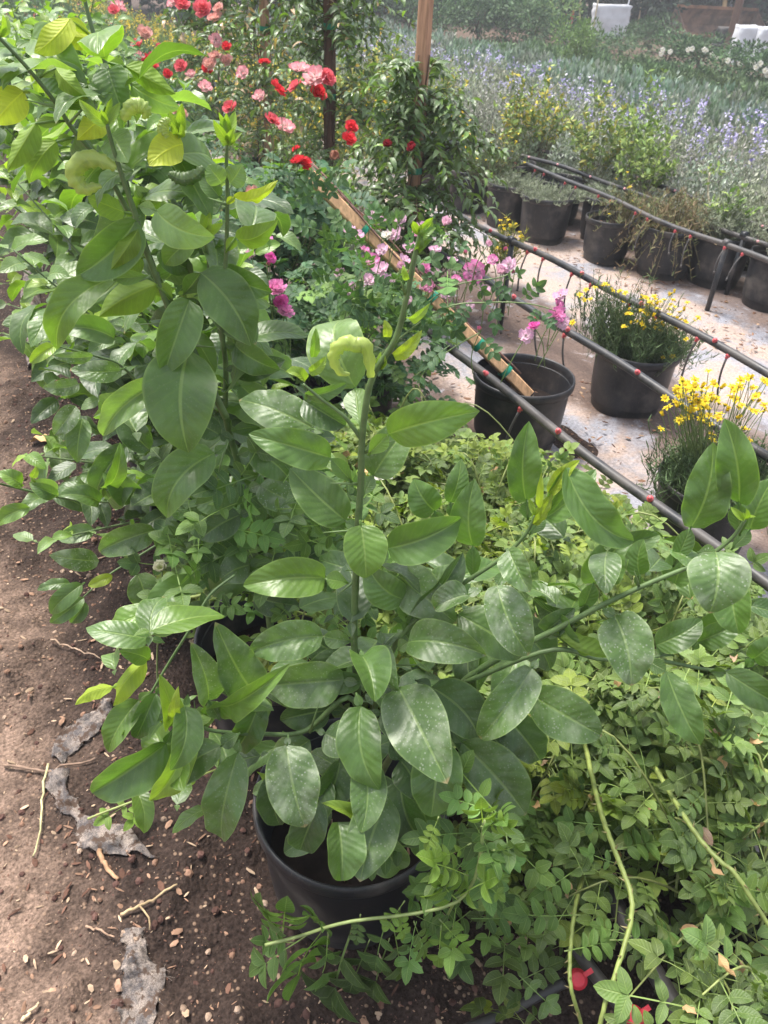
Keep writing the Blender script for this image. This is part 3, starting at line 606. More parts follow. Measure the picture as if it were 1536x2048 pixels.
HERO = """
720 1040 722 1050 732 1156 92 0 -.03 -.07 g .12 .2
697 1166 650 1157 486 1172 84 10 -.02 -.06 g .1 .3
705 1283 646 1272 497 1306 84 0 -.02 -.05 e .08 .3
718 1366 688 1360 524 1372 96 -20 -.02 -.03 d .05 .35
398 1456 430 1406 582 1326 62 8 -.04 -.10 g .12 .35
535 1440 516 1395 430 1244 92 0 -.05 -.06 e .06 .3
440 1440 416 1402 381 1284 66 10 -.08 -.08 d .05 .35
722 1300 724 1312 750 1404 92 -12 -.06 -.14 n .1 .5
757 1318 762 1324 803 1384 36 45 -.04 -.08 k
765 1345 797 1374 895 1568 126 0 -.05 -.20 d .08 .2
712 1385 722 1412 758 1580 92 14 -.06 -.16 n .16 .35 .06
632 1462 650 1466 716 1484 74 0 -.08 -.10 d .03 .15
577 1470 573 1490 610 1655 106 -5 -.10 -.19 d .1 .2
478 1480 476 1504 444 1678 84 10 -.10 -.16 e .08 .25
388 1458 378 1468 300 1602 66 -18 -.10 -.17 m .14 .35
345 1458 333 1486 184 1586 104 -8 -.10 -.16 n .1 .4
480 1466 442 1492 330 1572 74 0 -.08 -.13 e
300 1383 278 1400 217 1504 58 8 -.06 -.12 g .12 .3
325 1372 312 1386 272 1476 50 -10 -.06 -.10 n
372 1212 322 1220 213 1282 54 25 -.03 -.06 g .2 .3
302 1310 293 1320 226 1412 52 25 -.05 -.10 um .15 .5
244 1368 226 1374 150 1410 34 20 -.08 -.10 um .1
300 1316 296 1318 238 1302 42 0 -.06 -.08 g
0 0 345 1446 318 1348 54 10 -.10 -.10 m .1 .6
0 0 352 1428 357 1372 24 0 -.12 -.13 y
0 0 335 1442 330 1412 14 0 -.12 -.12 y
720 1488 726 1518 722 1666 76 5 -.10 -.20 e
0 0 676 1644 682 1762 92 -5 -.18 -.24 n .08 .3
0 0 776 1592 720 1764 104 0 -.14 -.24 e .06 .2
0 0 640 1650 568 1706 58 0 -.12 -.15 k
0 0 700 1646 642 1606 34 30 -.16 -.17 m .25 .5
870 1470 880 1480 862 1634 102 0 -.10 -.17 n .06 .2
905 1460 924 1484 1052 1630 116 -5 -.08 -.14 e .05 .2
830 1360 862 1374 958 1480 96 0 -.04 -.08 k
1078 1318 1064 1336 960 1477 88 -10 -.06 -.12 d .1 .35
1038 1362 1060 1388 1204 1472 98 12 -.05 -.10 e .08 .2
1010 1140 994 1170 1058 1310 90 -8 -.02 -.09 d .12 .25 .1
795 1300 816 1284 973 1311 84 -15 -.05 -.09 e .14 .3
880 1240 916 1228 1046 1312 92 0 -.02 -.05 n
965 1178 936 1190 868 1216 62 15 -.04 -.05 d .1 .5
812 1246 822 1232 926 1104 76 28 .0 .02 k .1 .3
815 1250 806 1198 734 1130 76 -10 -.02 -.01 n
735 1130 775 1096 923 1036 82 24 .0 .03 n .16 .3
880 1060 870 1022 828 958 68 0 .05 .07 n
905 1040 900 1006 922 918 46 0 .05 .08 n
946 1160 946 1092 950 958 74 5 .02 .05 n .06 .2
1056 1040 1052 1002 1058 842 74 0 .03 .06 n .05 .25
1058 1070 1090 1036 1192 938 60 0 .02 .05 n
1062 1052 1102 990 1160 920 34 0 .0 .0 y .03 .3
0 0 1078 1016 1083 944 15 0 .0 .0 y
0 0 1068 1050 1106 988 22 15 .0 .0 y
1080 1042 1132 934 1268 1082 84 -12 .02 -.03 n .10 .25 .17
1346 1134 1381 1056 1426 884 90 0 .0 .04 n .05 .25
1480 1072 1478 1006 1449 837 86 0 .0 .04 n .05 .25
1462 1100 1500 1060 1548 955 64 0 .0 .03 n
1395 1105 1432 1104 1419 1227 118 0 -.05 -.12 d .12 .2
0 0 1462 1160 1478 1268 84 0 -.03 -.08 n
1160 1228 1186 1166 1256 1072 82 18 .02 .04 n
1278 1178 1280 1150 1288 1078 50 0 .0 .02 n .03 .2
0 0 1350 1168 1388 1094 66 0 .05 .07 n
1205 1216 1230 1232 1262 1372 108 -5 -.03 -.12 d .12 .3
1348 1312 1312 1290 1404 1240 62 0 -.02 .0 n
1385 1300 1396 1284 1484 1246 54 0 .0 .0 n
1100 1260 1118 1272 1238 1312 58 40 -.02 -.05 un .2 .5
1290 1318 1332 1342 1402 1490 72 0 -.04 -.12 n .12 .25 .06
1418 1342 1452 1344 1566 1412 68 0 -.04 -.07 n
1490 1335 1506 1318 1556 1274 52 0 -.03 -.03 n
1075 1275 1090 1264 1150 1216 52 0 .0 .0 k
1010 1098 1018 1100 1060 1184 66 0 -.02 -.07 d
705 966 662 916 497 868 78 10 .0 -.03 n .1 .28
715 1062 692 1042 580 936 90 -5 .02 .06 n .05 .2
726 992 746 952 828 842 84 0 .02 .06 e .05 .2
736 910 776 868 960 822 82 26 -.02 -.03 g .2 .3
720 852 711 776 690 640 116 0 .02 .16 l .22 .25
0 0 774 674 768 640 22 0 .0 .0 y
0 0 788 713 844 660 30 5 .0 -.01 y
0 0 815 636 860 606 20 20 .0 -.01 m .3
0 0 610 762 571 744 26 20 .0 .0 m .3 .6
0 0 618 745 652 712 24 0 .0 .0 m
0 0 626 714 632 656 22 0 .0 .0 g
0 0 612 790 694 766 32 20 .02 .02 n .15
0 0 612 800 640 782 20 0 .02 .02 n
0 0 607 800 692 852 64 0 .04 .03 k
648 866 628 858 478 800 84 0 .06 .10 e .08 .25
0 0 830 500 842 462 16 10 .0 .0 g .2
0 0 838 480 872 455 20 0 .0 .0 g .2
0 0 838 505 862 478 14 0 .0 .0 g .2
0 0 815 560 806 530 14 0 .0 .0 m .2
705 1330 690 1310 610 1250 70 0 .06 .10 k
760 1290 790 1270 850 1220 60 0 .06 .08 k
0 0 655 1555 600 1640 84 0 -.10 -.13 k
0 0 640 1600 600 1700 76 0 -.14 -.16 k
0 0 740 1650 800 1740 88 0 -.14 -.17 e
0 0 800 1560 850 1680 92 0 -.08 -.12 k
0 0 850 1600 880 1720 80 0 -.08 -.12 n
0 0 560 1540 560 1650 70 0 -.06 -.10 k
0 0 980 1400 1080 1520 92 0 -.02 -.06 k
0 0 900 1420 1000 1560 96 0 -.03 -.06 k
0 0 620 1480 540 1540 70 0 -.05 -.06 e
0 0 690 1300 600 1380 80 0 .02 .02 k
0 0 520 1400 470 1500 66 0 -.04 -.06 n
0 0 1000 1240 1100 1340 84 0 .03 .02 k
690 1420 660 1420 560 1440 70 0 .0 -.02 k
740 1420 760 1430 830 1470 80 0 -.04 -.06 k
700 1480 680 1520 640 1610 80 0 -.06 -.12 k
780 1480 800 1520 840 1600 80 0 -.06 -.12 k
0 0 590 1560 640 1680 80 0 -.08 -.14 k
0 0 740 1560 790 1690 90 0 -.06 -.14 k
"""
PH = .82
p0 = np.array([.375,.77,.25])
hero = empty('citrus_tree', p0, 'nearest citrus with tall thorny shoot and dusty spotted leaves in the front pot', 'citrus plant', 'young citrus plants in pots')
sb = MB()
stems(sb, [([(722,1500),(715,1380),(708,1280),(712,1150),(716,1050),(722,960),(724,880),(735,790),(752,740),(790,680),(812,600),(828,520),(840,470)],(0,0),.0062,.0026),
  ([(735,1480),(770,1340),(812,1260),(900,1185),(1000,1118),(1050,1070),(1070,1030)],(0,.0),.005,.002),
  ([(800,1480),(930,1360),(1030,1300),(1120,1255),(1205,1210),(1290,1170),(1395,1125),(1460,1080),(1490,1040)],(-.02,-.02),.0055,.0022),
  ([(930,1365),(1100,1300),(1200,1318),(1300,1318),(1420,1340),(1490,1338),(1540,1310)],(-.03,-.03),.004,.0018),
  ([(1300,1318),(1350,1300),(1395,1272)],(-.03,-.0),.0025,.0015),
  ([(740,1500),(700,1395),(610,1462),(520,1468),(430,1462),(390,1450),(335,1445)],(-.02,-.10),.005,.002),
  ([(724,880),(690,835),(645,800),(606,768)],(0,.0),.003,.0016),
  ([(300,1390),(335,1330),(385,1250),(420,1190),(470,1150)],(-.05,.05),.002,.002)], PH)
sb.tube([p0+[.0,-.0,-.02], ath(722,1500,PH)], [.009,.008], 8, (.12,.13,.05,0)); sb.tube([p0+[.01,0,-.02], ath(740,1500,PH-.02)], [.007,.005], 8, (.10,.13,.05,0)); sb.tube([p0+[.02,0,-.02], ath(800,1480,PH-.02)], [.008,.0055], 8, (.10,.13,.05,0))
thorns(sb, [(714,968,660,966,0),(705,1165,675,1190,0),(730,905,790,880,0),(720,1060,645,1065,.0),(1277,1170,1268,1140,-.02),(395,1460,388,1400,-.1),(405,1465,390,1520,-.1),(770,1330,850,1330,-.02),(690,1400,600,1420,-.03),(620,1465,640,1400,-.06),(812,590,800,560,0)], PH)
sb.build('stem', M['stem'], hero); hb = MB(); put_leaves(hb, HERO, PH, seed=3); rand_leaves(hb, 62, (500,1080), (1120,1600), (.80,.96), .10, 'nkkedn', 101, .33, lambda x_,y_: ((x_-770)/310)**2+((y_-1370)/260)**2<1); rand_leaves(hb, 26, (230,520), (1180,1620), (.70,.80), .085, 'ngngel', 105, .12, lambda x_,y_: y_>1180+(520-x_)*.35); rand_leaves(hb, 16, (1050,1500), (1060,1340), (.82,.92), .085, 'nnke', 102, .38)
for k,(x,y) in enumerate([(838,470),(1070,1030),(760,740),(332,1446),(1488,1040),(1540,1308)]): pix_shoot(hb,x,y,PH,[0,0,0,-.1,-.02,-.03][k],4,.022,'m',k)
hb.build('foliage', M['citrus'], hero)
c1 = curl_leaf([(742,755),(738,715),(728,690),(712,690),(692,686),(672,700),(668,722),(682,745),(700,748)],PH,-.01,.0088); o = c1.build('curled_leaf', M['citrus'], hero); o['label'] = 'pale yellow-green young leaf curled into a hook'
# second plant and its long leaning shoots
P2T = """
380 684 378 700 377 906 142 0 -.02 -.10 n .10 .12
385 620 379 600 328 748 84 -10 .0 -.06 n .08 .3
300 552 226 556 114 700 66 22 -.02 -.08 g .22 .3 .08
346 602 315 568 198 634 74 10 .0 -.04 u .1 .35
366 590 402 545 502 692 100 -8 .02 .0 n .1 .2 -.06
400 560 428 590 512 690 84 0 .05 .04 e .05 .2
352 748 320 766 206 872 66 18 .0 -.05 l .18 .35 .06
452 890 430 906 334 1036 88 14 -.03 -.09 n .14 .45 .1
282 432 272 440 152 552 92 -14 -.02 -.06 n .06 .25
0 0 276 458 222 540 48 20 -.03 -.07 u .15 .5
276 412 312 420 430 474 78 8 -.03 -.06 l .08 .12
0 0 366 288 298 332 62 0 -.02 -.06 uy .05 .05
215 270 222 270 256 326 68 0 .0 -.04 l .05 .2
0 0 206 236 154 280 50 10 .0 -.03 uy .2 .2
182 72 140 36 68 108 54 10 .10 .06 uy .15 .2 .10
186 84 196 86 106 82 44 20 .12 .10 uy .1
200 128 216 138 250 236 74 0 .10 .06 n .05 .2
215 125 250 132 352 188 50 10 .10 .10 ug .1 .3
220 130 262 168 360 216 54 0 .12 .12 l .06 .2
80 155 112 134 178 200 46 12 .0 -.02 ug .2 .4
60 185 48 182 -12 248 66 0 .0 -.02 uy .1 .3
130 242 72 245 14 342 50 20 .02 -.02 ug .18 .3 .08
150 275 114 282 58 366 50 20 .03 .0 ug .15 .3
450 372 444 366 416 330 44 0 .0 .0 l .05 .2
455 370 460 366 484 330 46 0 .0 .0 l .05 .2
452 505 470 474 556 440 48 25 .0 -.01 ug .2 .3
452 410 468 394 556 360 32 25 .0 -.01 uy .2 .3
452 400 440 395 408 350 40 0 .02 .04 n
270 430 250 425 175 395 50 10 .02 .0 ug .1
235 330 225 340 190 400 44 0 .03 .02 n .1
415 510 398 500 340 470 50 0 .05 .06 n .1
418 540 440 545 545 585 60 15 .05 .04 n .15 .3
425 600 405 610 300 640 58 15 .06 .04 k .12
447 690 470 690 560 740 60 20 .05 .03 n .15
450 740 470 735 570 720 56 0 .06 .06 k .1
450 800 425 800 350 830 56 0 .05 .04 k .1
455 770 480 770 560 830 60 0 .08 .08 n .1
475 910 500 900 580 960 70 0 .06 .05 n
470 880 440 870 380 840 50 0 .06 .08 k
495 980 520 970 610 1010 70 0 .06 .04 d
490 960 470 970 390 1010 66 0 .03 .0 n
512 1040 540 1030 620 1080 70 0 .06 .06 e
505 1020 480 1030 400 1080 66 0 .03 .0 k
525 1120 500 1130 440 1160 66 0 .02 -.02 e
330 590 318 575 262 520 54 0 .06 .1 k
300 510 318 500 385 540 52 0 .06 .08 n
300 505 285 515 240 560 44 0 .03 .02 ug
250 370 240 365 205 325 40 0 .03 .04 n
345 625 360 620 420 650 50 0 .05 .05 k
395 1172 394 1166 294 1224 62 12 .02 -.05 n .12 .3
410 1190 420 1180 520 1150 60 0 .06 .06 n
500 1180 510 1190 600 1210 60 0 .05 .03 k
400 470 390 480 330 530 54 10 .03 .02 g
"""
PH2 = 1.03
p2 = np.array([.385,1.22,.25])
ct2 = empty('citrus_tree', p2, 'second citrus with one huge oval leaf and long leaning shoots', 'citrus plant', 'young citrus plants in pots')
sb = MB(); stems(sb, [([(545,1290),(520,1090),(497,980),(475,920),(452,835),(452,750),(447,690),(427,600),(416,515),(408,470)],(.15,.03),.008,.002),
  ([(452,835),(415,760),(380,690),(345,630),(325,585),(303,530),(288,490),(268,420),(250,370),(226,295),(214,248)],(.02,-.04),.006,.0022),
  ([(447,700),(443,610),(452,512),(455,400),(453,320),(455,278)],(.03,0),.004,.0018),
  ([(260,430),(205,330),(147,260),(107,200),(50,130),(-5,72)],(.05,-.02),.0035,.002),
  ([(330,590),(260,400),(235,220),(210,123),(185,60),(168,-5)],(.08,.12),.004,.0025)], PH2)
thorns(sb, [(348,646,270,649,0),(378,690,438,695,-.02),(300,552,278,564,-.02),(455,410,415,395,0),(120,215,50,200,0),(140,245,178,205,0),(455,880,425,990,0)], PH2)
sb.build('stem', M['stem'], ct2); hb = MB(); put_leaves(hb, P2T, PH2, seed=8); rand_leaves(hb, 95, (250,640), (420,1150), (1.08,1.38), .105, 'nnkkege', 103, .33, lambda x_,y_: abs(x_-430-(y_-800)*.12)<170-.05*abs(y_-850)); rand_leaves(hb, 46, (0,420), (40,430), (1.02,1.2), .095, 'nglnge', 104, .5, lambda x_,y_: abs(y_-(60+x_*.85))<140)
for k,(x,y,d) in enumerate([(214,250,-.04),(455,280,0),(0,75,-.02),(408,472,.03),(360,275,-.02),(170,5,.1),(460,290,0)]): pix_shoot(hb,x,y,PH2,d,5,.035,'m',30+k)
hb.build('foliage', M['citrus'], ct2)
o = curl_leaf([(232,335),(205,322),(178,318),(160,326),(148,345),(155,365),(170,378),(190,374),(203,372)],PH2,-.03,.0112).build('curled_leaf', M['citrus'], ct2); o['label']='thick pale leaf rolled like a shrimp'
o = curl_leaf([(245,240),(262,215),(280,212),(292,224),(286,238)],PH2,-.03,.009).build('curled_leaf', M['citrus'], ct2); o['label']='small pale rolled young leaf'
o = curl_leaf([(408,335),(390,352),(365,358),(345,350),(338,344)],PH2,-.03,.008,'k').build('curled_leaf', M['citrus'], ct2); o['label']='blackened shrivelled young leaf'
o = curl_leaf([(333,280),(326,262),(330,245),(340,238)],PH2,-.03,.007).build('curled_leaf', M['citrus'], ct2)
def citrus(base, label, shoots, seed, extra=None, h=None, low=0, lean=.25, leafsz=.128, hmin=.55, hmax=1.15, kinds='nnkgel', aisle=.0):
    r = np.random.default_rng(seed); base = np.array(base,float); root = empty('citrus_tree', base, label, 'citrus plant', 'young citrus plants in pots'); sb = MB(); fb = MB(); ML={}
    for s in range(shoots):
        az = r.uniform(0,2*pi); hh = r.uniform(hmin,hmax); ln = lean*r.uniform(.4,1.4)*(1.0)
        tip = base+np.array([cos(az)*ln-aisle*r.random(), sin(az)*ln, hh])
        if s < low: tip = base+np.array([cos(az)*.42-aisle, sin(az)*.36, r.uniform(.08,.32)])
        m1 = base+(tip-base)*np.array([.25,.25,.5])+r.normal(0,.02,3); P = spline([base+r.normal(0,.015,3)*[1,1,0],m1,tip],18); sb.tube(P,np.linspace(.0055,.0018,18),6,(.085,.13,.045,0))
        nl = int(np.linalg.norm(tip-base)/.026); tt = np.linspace(.18,1,nl); ph = r.uniform(0,6)
        for q,t in enumerate(tt):
            p = np.array([np.interp(t*17,np.arange(18),P[:,k]) for k in range(3)]); a = ph+q*2.4; d = nrm([cos(a),sin(a),r.uniform(-.55,.55)]); kd = r.choice(list(kinds)) if t<.8 else r.choice(list('ggml')); c=np.array(KIND[kd]); c[:3]*=r.uniform(.8,1.2)
            sz = leafsz*r.uniform(.7,1.2)*(1 if t<.85 else .6); wl = sz*.22; w = p+d*wl; d2 = nrm(d+[0,0,r.uniform(-.7,.15)]); nn = nrm(np.array([0,0,1.])+r.normal(0,.35,3)+np.array([-.0,-.25,0]))
            ML.setdefault(r.integers(0,6),[]).append((w,d2,nn,sz,c)); ML.setdefault('w',[]).append((p,d,nn,wl,c))
    for k,L in ML.items():
        fb.inst(T_WING if k=='w' else T_CIT[k], frames([l[0] for l in L],[l[1] for l in L],[l[2] for l in L],[l[3] for l in L]), np.array([l[4] for l in L]))
    if extra: put_leaves(fb, extra[0], extra[1], seed=seed); rand_leaves(fb, 90, (60,420), (560,1010), (1.5,1.95), .11, 'nkkedk', seed+1, .2, lambda x_,y_: x_>90+(y_-560)*.02)
    if extra and len(extra)>2: stems(sb, extra[2], extra[1])
    sb.build('stem', M['stem'], root); fb.build('foliage', M['citrus'], root); return root
P3T = """
200 1000 205 976 240 884 38 10 .0 .0 g .1 .4
205 1000 215 1000 272 948 62 0 .02 .02 n
0 0 270 1000 205 945 60 0 .02 .0 n
0 0 200 1004 118 990 44 10 -.02 -.05 n .1
115 995 110 985 58 965 42 0 -.03 -.05 l
0 0 112 990 62 968 34 0 -.05 -.06 n
40 975 44 968 -4 944 36 10 -.05 -.06 g .15
0 0 60 1015 -5 1050 36 0 -.05 -.06 g
70 965 62 955 72 932 16 0 -.05 -.05 m
0 0 198 1122 98 1110 46 0 -.02 -.06 d .05 .15
0 0 310 1060 198 1104 62 0 .0 -.03 e
325 1048 328 1054 342 1106 48 0 -.02 -.05 n
225 1148 225 1152 176 1172 24 0 -.02 -.04 y
170 1165 165 1168 102 1228 40 0 -.03 -.06 n
0 0 172 1205 142 1246 32 0 -.03 -.05 n
268 1128 274 1148 286 1224 64 0 .0 -.04 e .05 .15
0 0 140 1166 74 1180 22 30 -.03 -.05 n
0 0 168 1195 100 1246 32 10 -.03 -.06 n
0 0 165 836 154 925 48 0 .0 -.04 n
0 0 152 812 108 870 44 0 .0 -.03 d
250 735 244 740 140 738 46 0 .0 -.03 d .06
0 0 158 768 86 774 34 0 .0 -.03 d .05
0 0 186 712 104 712 26 0 .0 -.03 d
120 690 110 692 60 726 28 20 .0 -.03 m .2
0 0 255 890 190 1000 56 0 .05 .02 k
0 0 300 900 240 800 60 0 .05 .08 k
0 0 290 1010 330 930 60 0 .05 .06 n
"""
citrus((.41,1.78,.25), 'third citrus with low branches reaching over the aisle soil', 17, 41, (P3T,1.22,[([(400,1010),(320,1005),(200,1003),(110,993),(30,975),(-10,965)],(.1,-.06),.004,.0018),([(330,1080),(265,1120),(215,1152),(165,1196)],(.05,-.03),.003,.0015),([(330,830),(250,738),(190,712),(110,692)],(.1,0),.003,.0015)]), low=6, lean=.25, hmin=.4, hmax=.8, kinds='nkkedk', leafsz=.105, aisle=.06)
labs = ['fourth citrus of dense dark green leaves beyond the shrimp-like rolled leaf','fifth citrus back from the camera, its leaves over the aisle','sixth citrus back, deep green and partly shaded','seventh citrus back at the upper left','citrus at the top left corner beside the rose row','very last citrus in the row, only its top leaves showing']
for k,y in enumerate(CITY): citrus((.40+.02*k,y,.25), labs[k], 20, 60+k, low=5, lean=.34, hmin=.5, hmax=[.9,1.0,1.1,1.15,1.2,1.3][k], kinds='nnkkge', aisle=.10)
# ------------------------------------------------------------ roses: flowers
def bloom(co, ci, layers, seed, ruff=.12, ctr=(.35,.22,.05)):
    """unit-radius flower, axis z. layers: (count, length, tilt from axis deg, width)"""
    r = np.random.default_rng(seed); b = MB(); co=np.array(co); ci=np.array(ci)
    for q,(n,ln,ti,w) in enumerate(layers):
        for k in range(n):
            a = 2*pi*(k+.5*(q%2)+r.uniform(-.15,.15))/n; ti_ = radians(ti+r.uniform(-10,10)); d = np.array([cos(a)*sin(ti_),sin(a)*sin(ti_),cos(ti_)]); nn = np.array([-cos(a)*cos(ti_),-sin(a)*cos(ti_),sin(ti_)])
            L = ln*r.uniform(.88,1.1); V,Q,U = leaf_geo(np.array([cos(a),sin(a),0])*.04,d*L,nn,w*L,prof=lambda t: np.sin(pi*np.clip(t*.80+.04,0,1)**1.15)**.6,nL=7,nW=6,bow=-.16,fold=.32,wave=ruff*.45,nw=1.3,ph=r.uniform(0,6),cup=.35)
            t = U[:,1:2]**1.3; c = ci*(1-t)+co*t; c = c*r.uniform(.85,1.12); b.add(V,Q,None,U,np.hstack([np.clip(c,0,1),np.zeros((len(V),1))]))
    if ctr is not None:
        for k in range(16):
            a=r.uniform(0,6.3); e=np.array([cos(a)*.16,sin(a)*.16,.22+r.uniform(0,.08)])*r.uniform(.5,1.1); b.tube([[0,0,.02],e*.9,e],[.012,.012,.03],4,(*ctr,0))
    return b
DBL = [(7,1.,78,.85),(7,.86,60,.85),(6,.66,40,.9),(4,.45,20,.95)]; OPEN = [(7,1.,74,.72),(6,.85,56,.7),(4,.55,35,.6)]; CUP = [(5,1.,38,1.),(5,.9,24,1.)]; BUD = [(5,1.,12,.7),(3,.95,6,.7)]
FL = {}
def flower_mesh(kind, v):
    k=(kind,v)
    if k not in FL:
        spec = {'red':((.74,.055,.07),(.62,.03,.04),DBL,None),'coral':((.78,.17,.20),(.68,.11,.13),DBL,None),'fade':((.74,.27,.32),(.80,.64,.60),OPEN,(.3,.2,.1)),'blush':((.72,.36,.32),(.76,.56,.46),DBL,None),'dark':((.25,.02,.03),(.2,.015,.02),CUP,None),
         'magenta':((.72,.10,.42),(.78,.28,.55),DBL,(.5,.3,.1)),'pink':((.74,.17,.46),(.80,.62,.70),OPEN,(.28,.16,.04)),'light':((.74,.42,.60),(.80,.68,.72),OPEN,(.4,.32,.1)),'cup':((.76,.45,.58),(.78,.62,.66),CUP,None),'bud':((.70,.16,.36),(.40,.35,.12),BUD,None),'white':((.80,.78,.74),(.78,.75,.62),OPEN,(.4,.35,.1)),'wbud':((.78,.74,.62),(.35,.40,.15),CUP,None),'pompon':((.74,.24,.50),(.76,.42,.58),[(10,1.,80,.5),(9,.85,60,.5),(8,.7,42,.5),(6,.5,22,.6)],None),'brown':((.45,.22,.16),(.5,.28,.2),CUP,None)}[kind]
        FL[k] = bloom(spec[0],spec[1],spec[2],hash(kind)%1 + len(kind)*7+v*13, ctr=spec[3]).mesh('flower', M['petal'])
    return FL[k]
def add_flower(root, P, size, kind, d=None, v=None, sb=None, foot=None):
    o = link('flower' if 'bud' not in kind else 'bud', flower_mesh(kind, int(rng.integers(0,3)) if v is None else v), root, np.array(P)-np.array(root.location))
    d = nrm(nrm(CAM-P)*.55+np.array([rng.normal(0,.35),rng.normal(0,.35),.75])) if d is None else d
    orient(o, d); o.scale = (size*1.08,)*3; b = MB()
    if sb is not None:
        f = np.array(P)-np.array(d)*.05-[0,0,.12] if foot is None else np.array(foot); sb.tube(spline([f,(f+P)/2+rng.normal(0,.01,3)+[0,0,.01],P-np.array(d)*.004],8),.0016,5,(.13,.19,.06,0))
        for q in range(5):
            a=q*1.256; s1=nrm(np.cross(d,[.3,.8,.2])); s2=np.cross(d,s1); e=s1*cos(a)+s2*sin(a); sb.tube([P-np.array(d)*size*.12,P+e*size*.35-np.array(d)*size*.02,P+e*size*.6+np.array(d)*size*.1],[size*.1,size*.07,.0003],4,(.12,.2,.06,0))
    return o
# ------------------------------------------------------------ groundcover roses
POLY = np.array([(1560,2090),(1040,2090),(990,1980),(1060,1900),(960,1830),(880,1720),(800,1580),(700,1450),(480,1240),(300,1240),(310,1130),(420,1030),(560,950),(690,850),(860,830),(970,900),(1120,925),(1250,1000),(1330,1090),(1560,1200)],float)
def inpoly(x,y,P=POLY):
    c = np.zeros(len(x),bool); n=len(P)
    for i in range(n):
        x0,y0=P[i]; x1,y1=P[i-1]; m=((y0>y)!=(y1>y)); c ^= m&(x < (x1-x0)*(y-y0)/(y1-y0+1e-9)+x0)
    return c
RC = np.array([(1.0,.30),(1.12,.82),(1.05,1.32),(.62,1.62),(.98,1.85)])
RL = ['low rose thicket nearest the camera with thick thorny canes','low rose with browned leaves below the right citrus branch','low yellow-green rose in front of the wide black pot','low rose between the citrus pots with small white blooms','low rose with tiny leaves beneath the pink roses']
N = 1900; x = rng.uniform(.15,1.75,N); y = rng.uniform(.0,2.35,N); z = rng.uniform(.05,.20,N); a = rng.uniform(0,2*pi,N)
ax = np.column_stack([np.cos(a),np.sin(a),rng.normal(0,.4,N)]); nr = np.column_stack([rng.normal(0,.5,N),rng.normal(-.1,.5,N),np.ones(N)]); sc = rng.uniform(.07,.11,N); own = np.argmin((x[:,None]-RC[None,:,0])**2+(y[:,None]-RC[None,:,1])**2,1); age = np.zeros(N)
CW = []                                        # arching canes of each plant: (owner, points)
for k in range(5):
    for q in range([62,66,66,60,56][k]):
        az = rng.uniform(0,2*pi); ln = rng.uniform(.18,.52); c0 = np.array([RC[k,0]+rng.normal(0,.07),RC[k,1]+rng.normal(0,.07),.15]); e = c0+[cos(az)*ln,sin(az)*ln,0]; e[2] = rng.uniform(.13,.36); pk_ = (c0+e)/2; pk_[2] = max(e[2],.2)+rng.uniform(.05,.15)
        e2 = e+[cos(az)*.07,sin(az)*.07,rng.uniform(-.05,.03)]; P = spline([c0,pk_,e,e2],22); CW.append((k,P)); nl = int(np.sum(np.linalg.norm(np.diff(P,axis=0),axis=1))/.021); t = np.linspace(.22,1,nl)*21
        p = np.column_stack([np.interp(t,np.arange(22),P[:,m]) for m in range(3)]); tg = np.gradient(P,axis=0)[t.astype(int).clip(0,21)]; tg /= np.linalg.norm(tg,axis=1)[:,None]; sd = np.cross(tg,ZA); sd /= np.linalg.norm(sd,axis=1)[:,None]+1e-9
        sg = np.where(np.arange(nl)%2,1,-1)[:,None]; d = sd*sg*rng.uniform(.5,1.1,(nl,1))+tg*rng.uniform(.3,.9,(nl,1))+ZA*rng.normal(.12,.3,(nl,1)); s_ = rng.uniform(.062,.105,nl)*(1.20 if RC[k,1]<.5 else 1.08 if RC[k,1]<1. else .92)*np.interp(t,[0,17,21],[1,1,.6])
        x=np.append(x,p[:,0]); y=np.append(y,p[:,1]); z=np.append(z,p[:,2]); ax=np.vstack([ax,d]); nr=np.vstack([nr,np.column_stack([rng.normal(0,.35,nl),rng.normal(-.15,.35,nl),np.ones(nl)])]); sc=np.append(sc,s_); own=np.append(own,np.full(nl,k)); age=np.append(age,np.clip((t-14)/7,0,1)*(rng.random()<.6))
px,py,_ = proj(np.column_stack([x,y,z])); ok = inpoly(px,py); N=len(x); rr_ = rng.random(N)
for hx,hy,ra,rb,zz,pr in [(1350,1800,80,70,.10,1.),(1490,1375,60,40,.1,.9),(720,1090,60,40,.15,.6),(1215,1985,150,105,.0,.93),(1110,1880,55,40,.05,.7),(1200,1480,40,30,.12,.6),(1060,1720,50,40,.12,.6)]:
    ok &= ~((((px-hx)/ra)**2+((py-hy)/rb)**2 < 1)&(z>zz)&(rr_<pr))
for cx,cy,R in [(.375,.77,.19),(.385,1.22,.19),(.41,1.78,.17)]: ok &= ~((x-cx)**2+(y-cy)**2 < R*R) | ((z>.295)&(x>cx-.02+.05*(cy<1)))
x,y,z,px,py,ax,nr,sc,own,age = [v[ok] for v in (x,y,z,px,py,ax,nr,sc,own,age)]; n=len(x)
col = rcol(n,(.096,.150,.034),.34,.08,.35); col[:,:3] *= 1+age[:,None]*np.array([1.1,.75,.1]); yl = rng.random(n)<np.where(y>1.05,.40,.10); col[yl,:3] *= [1.55,1.35,.95]; lowm = z<.2; col[lowm,:3] *= .9
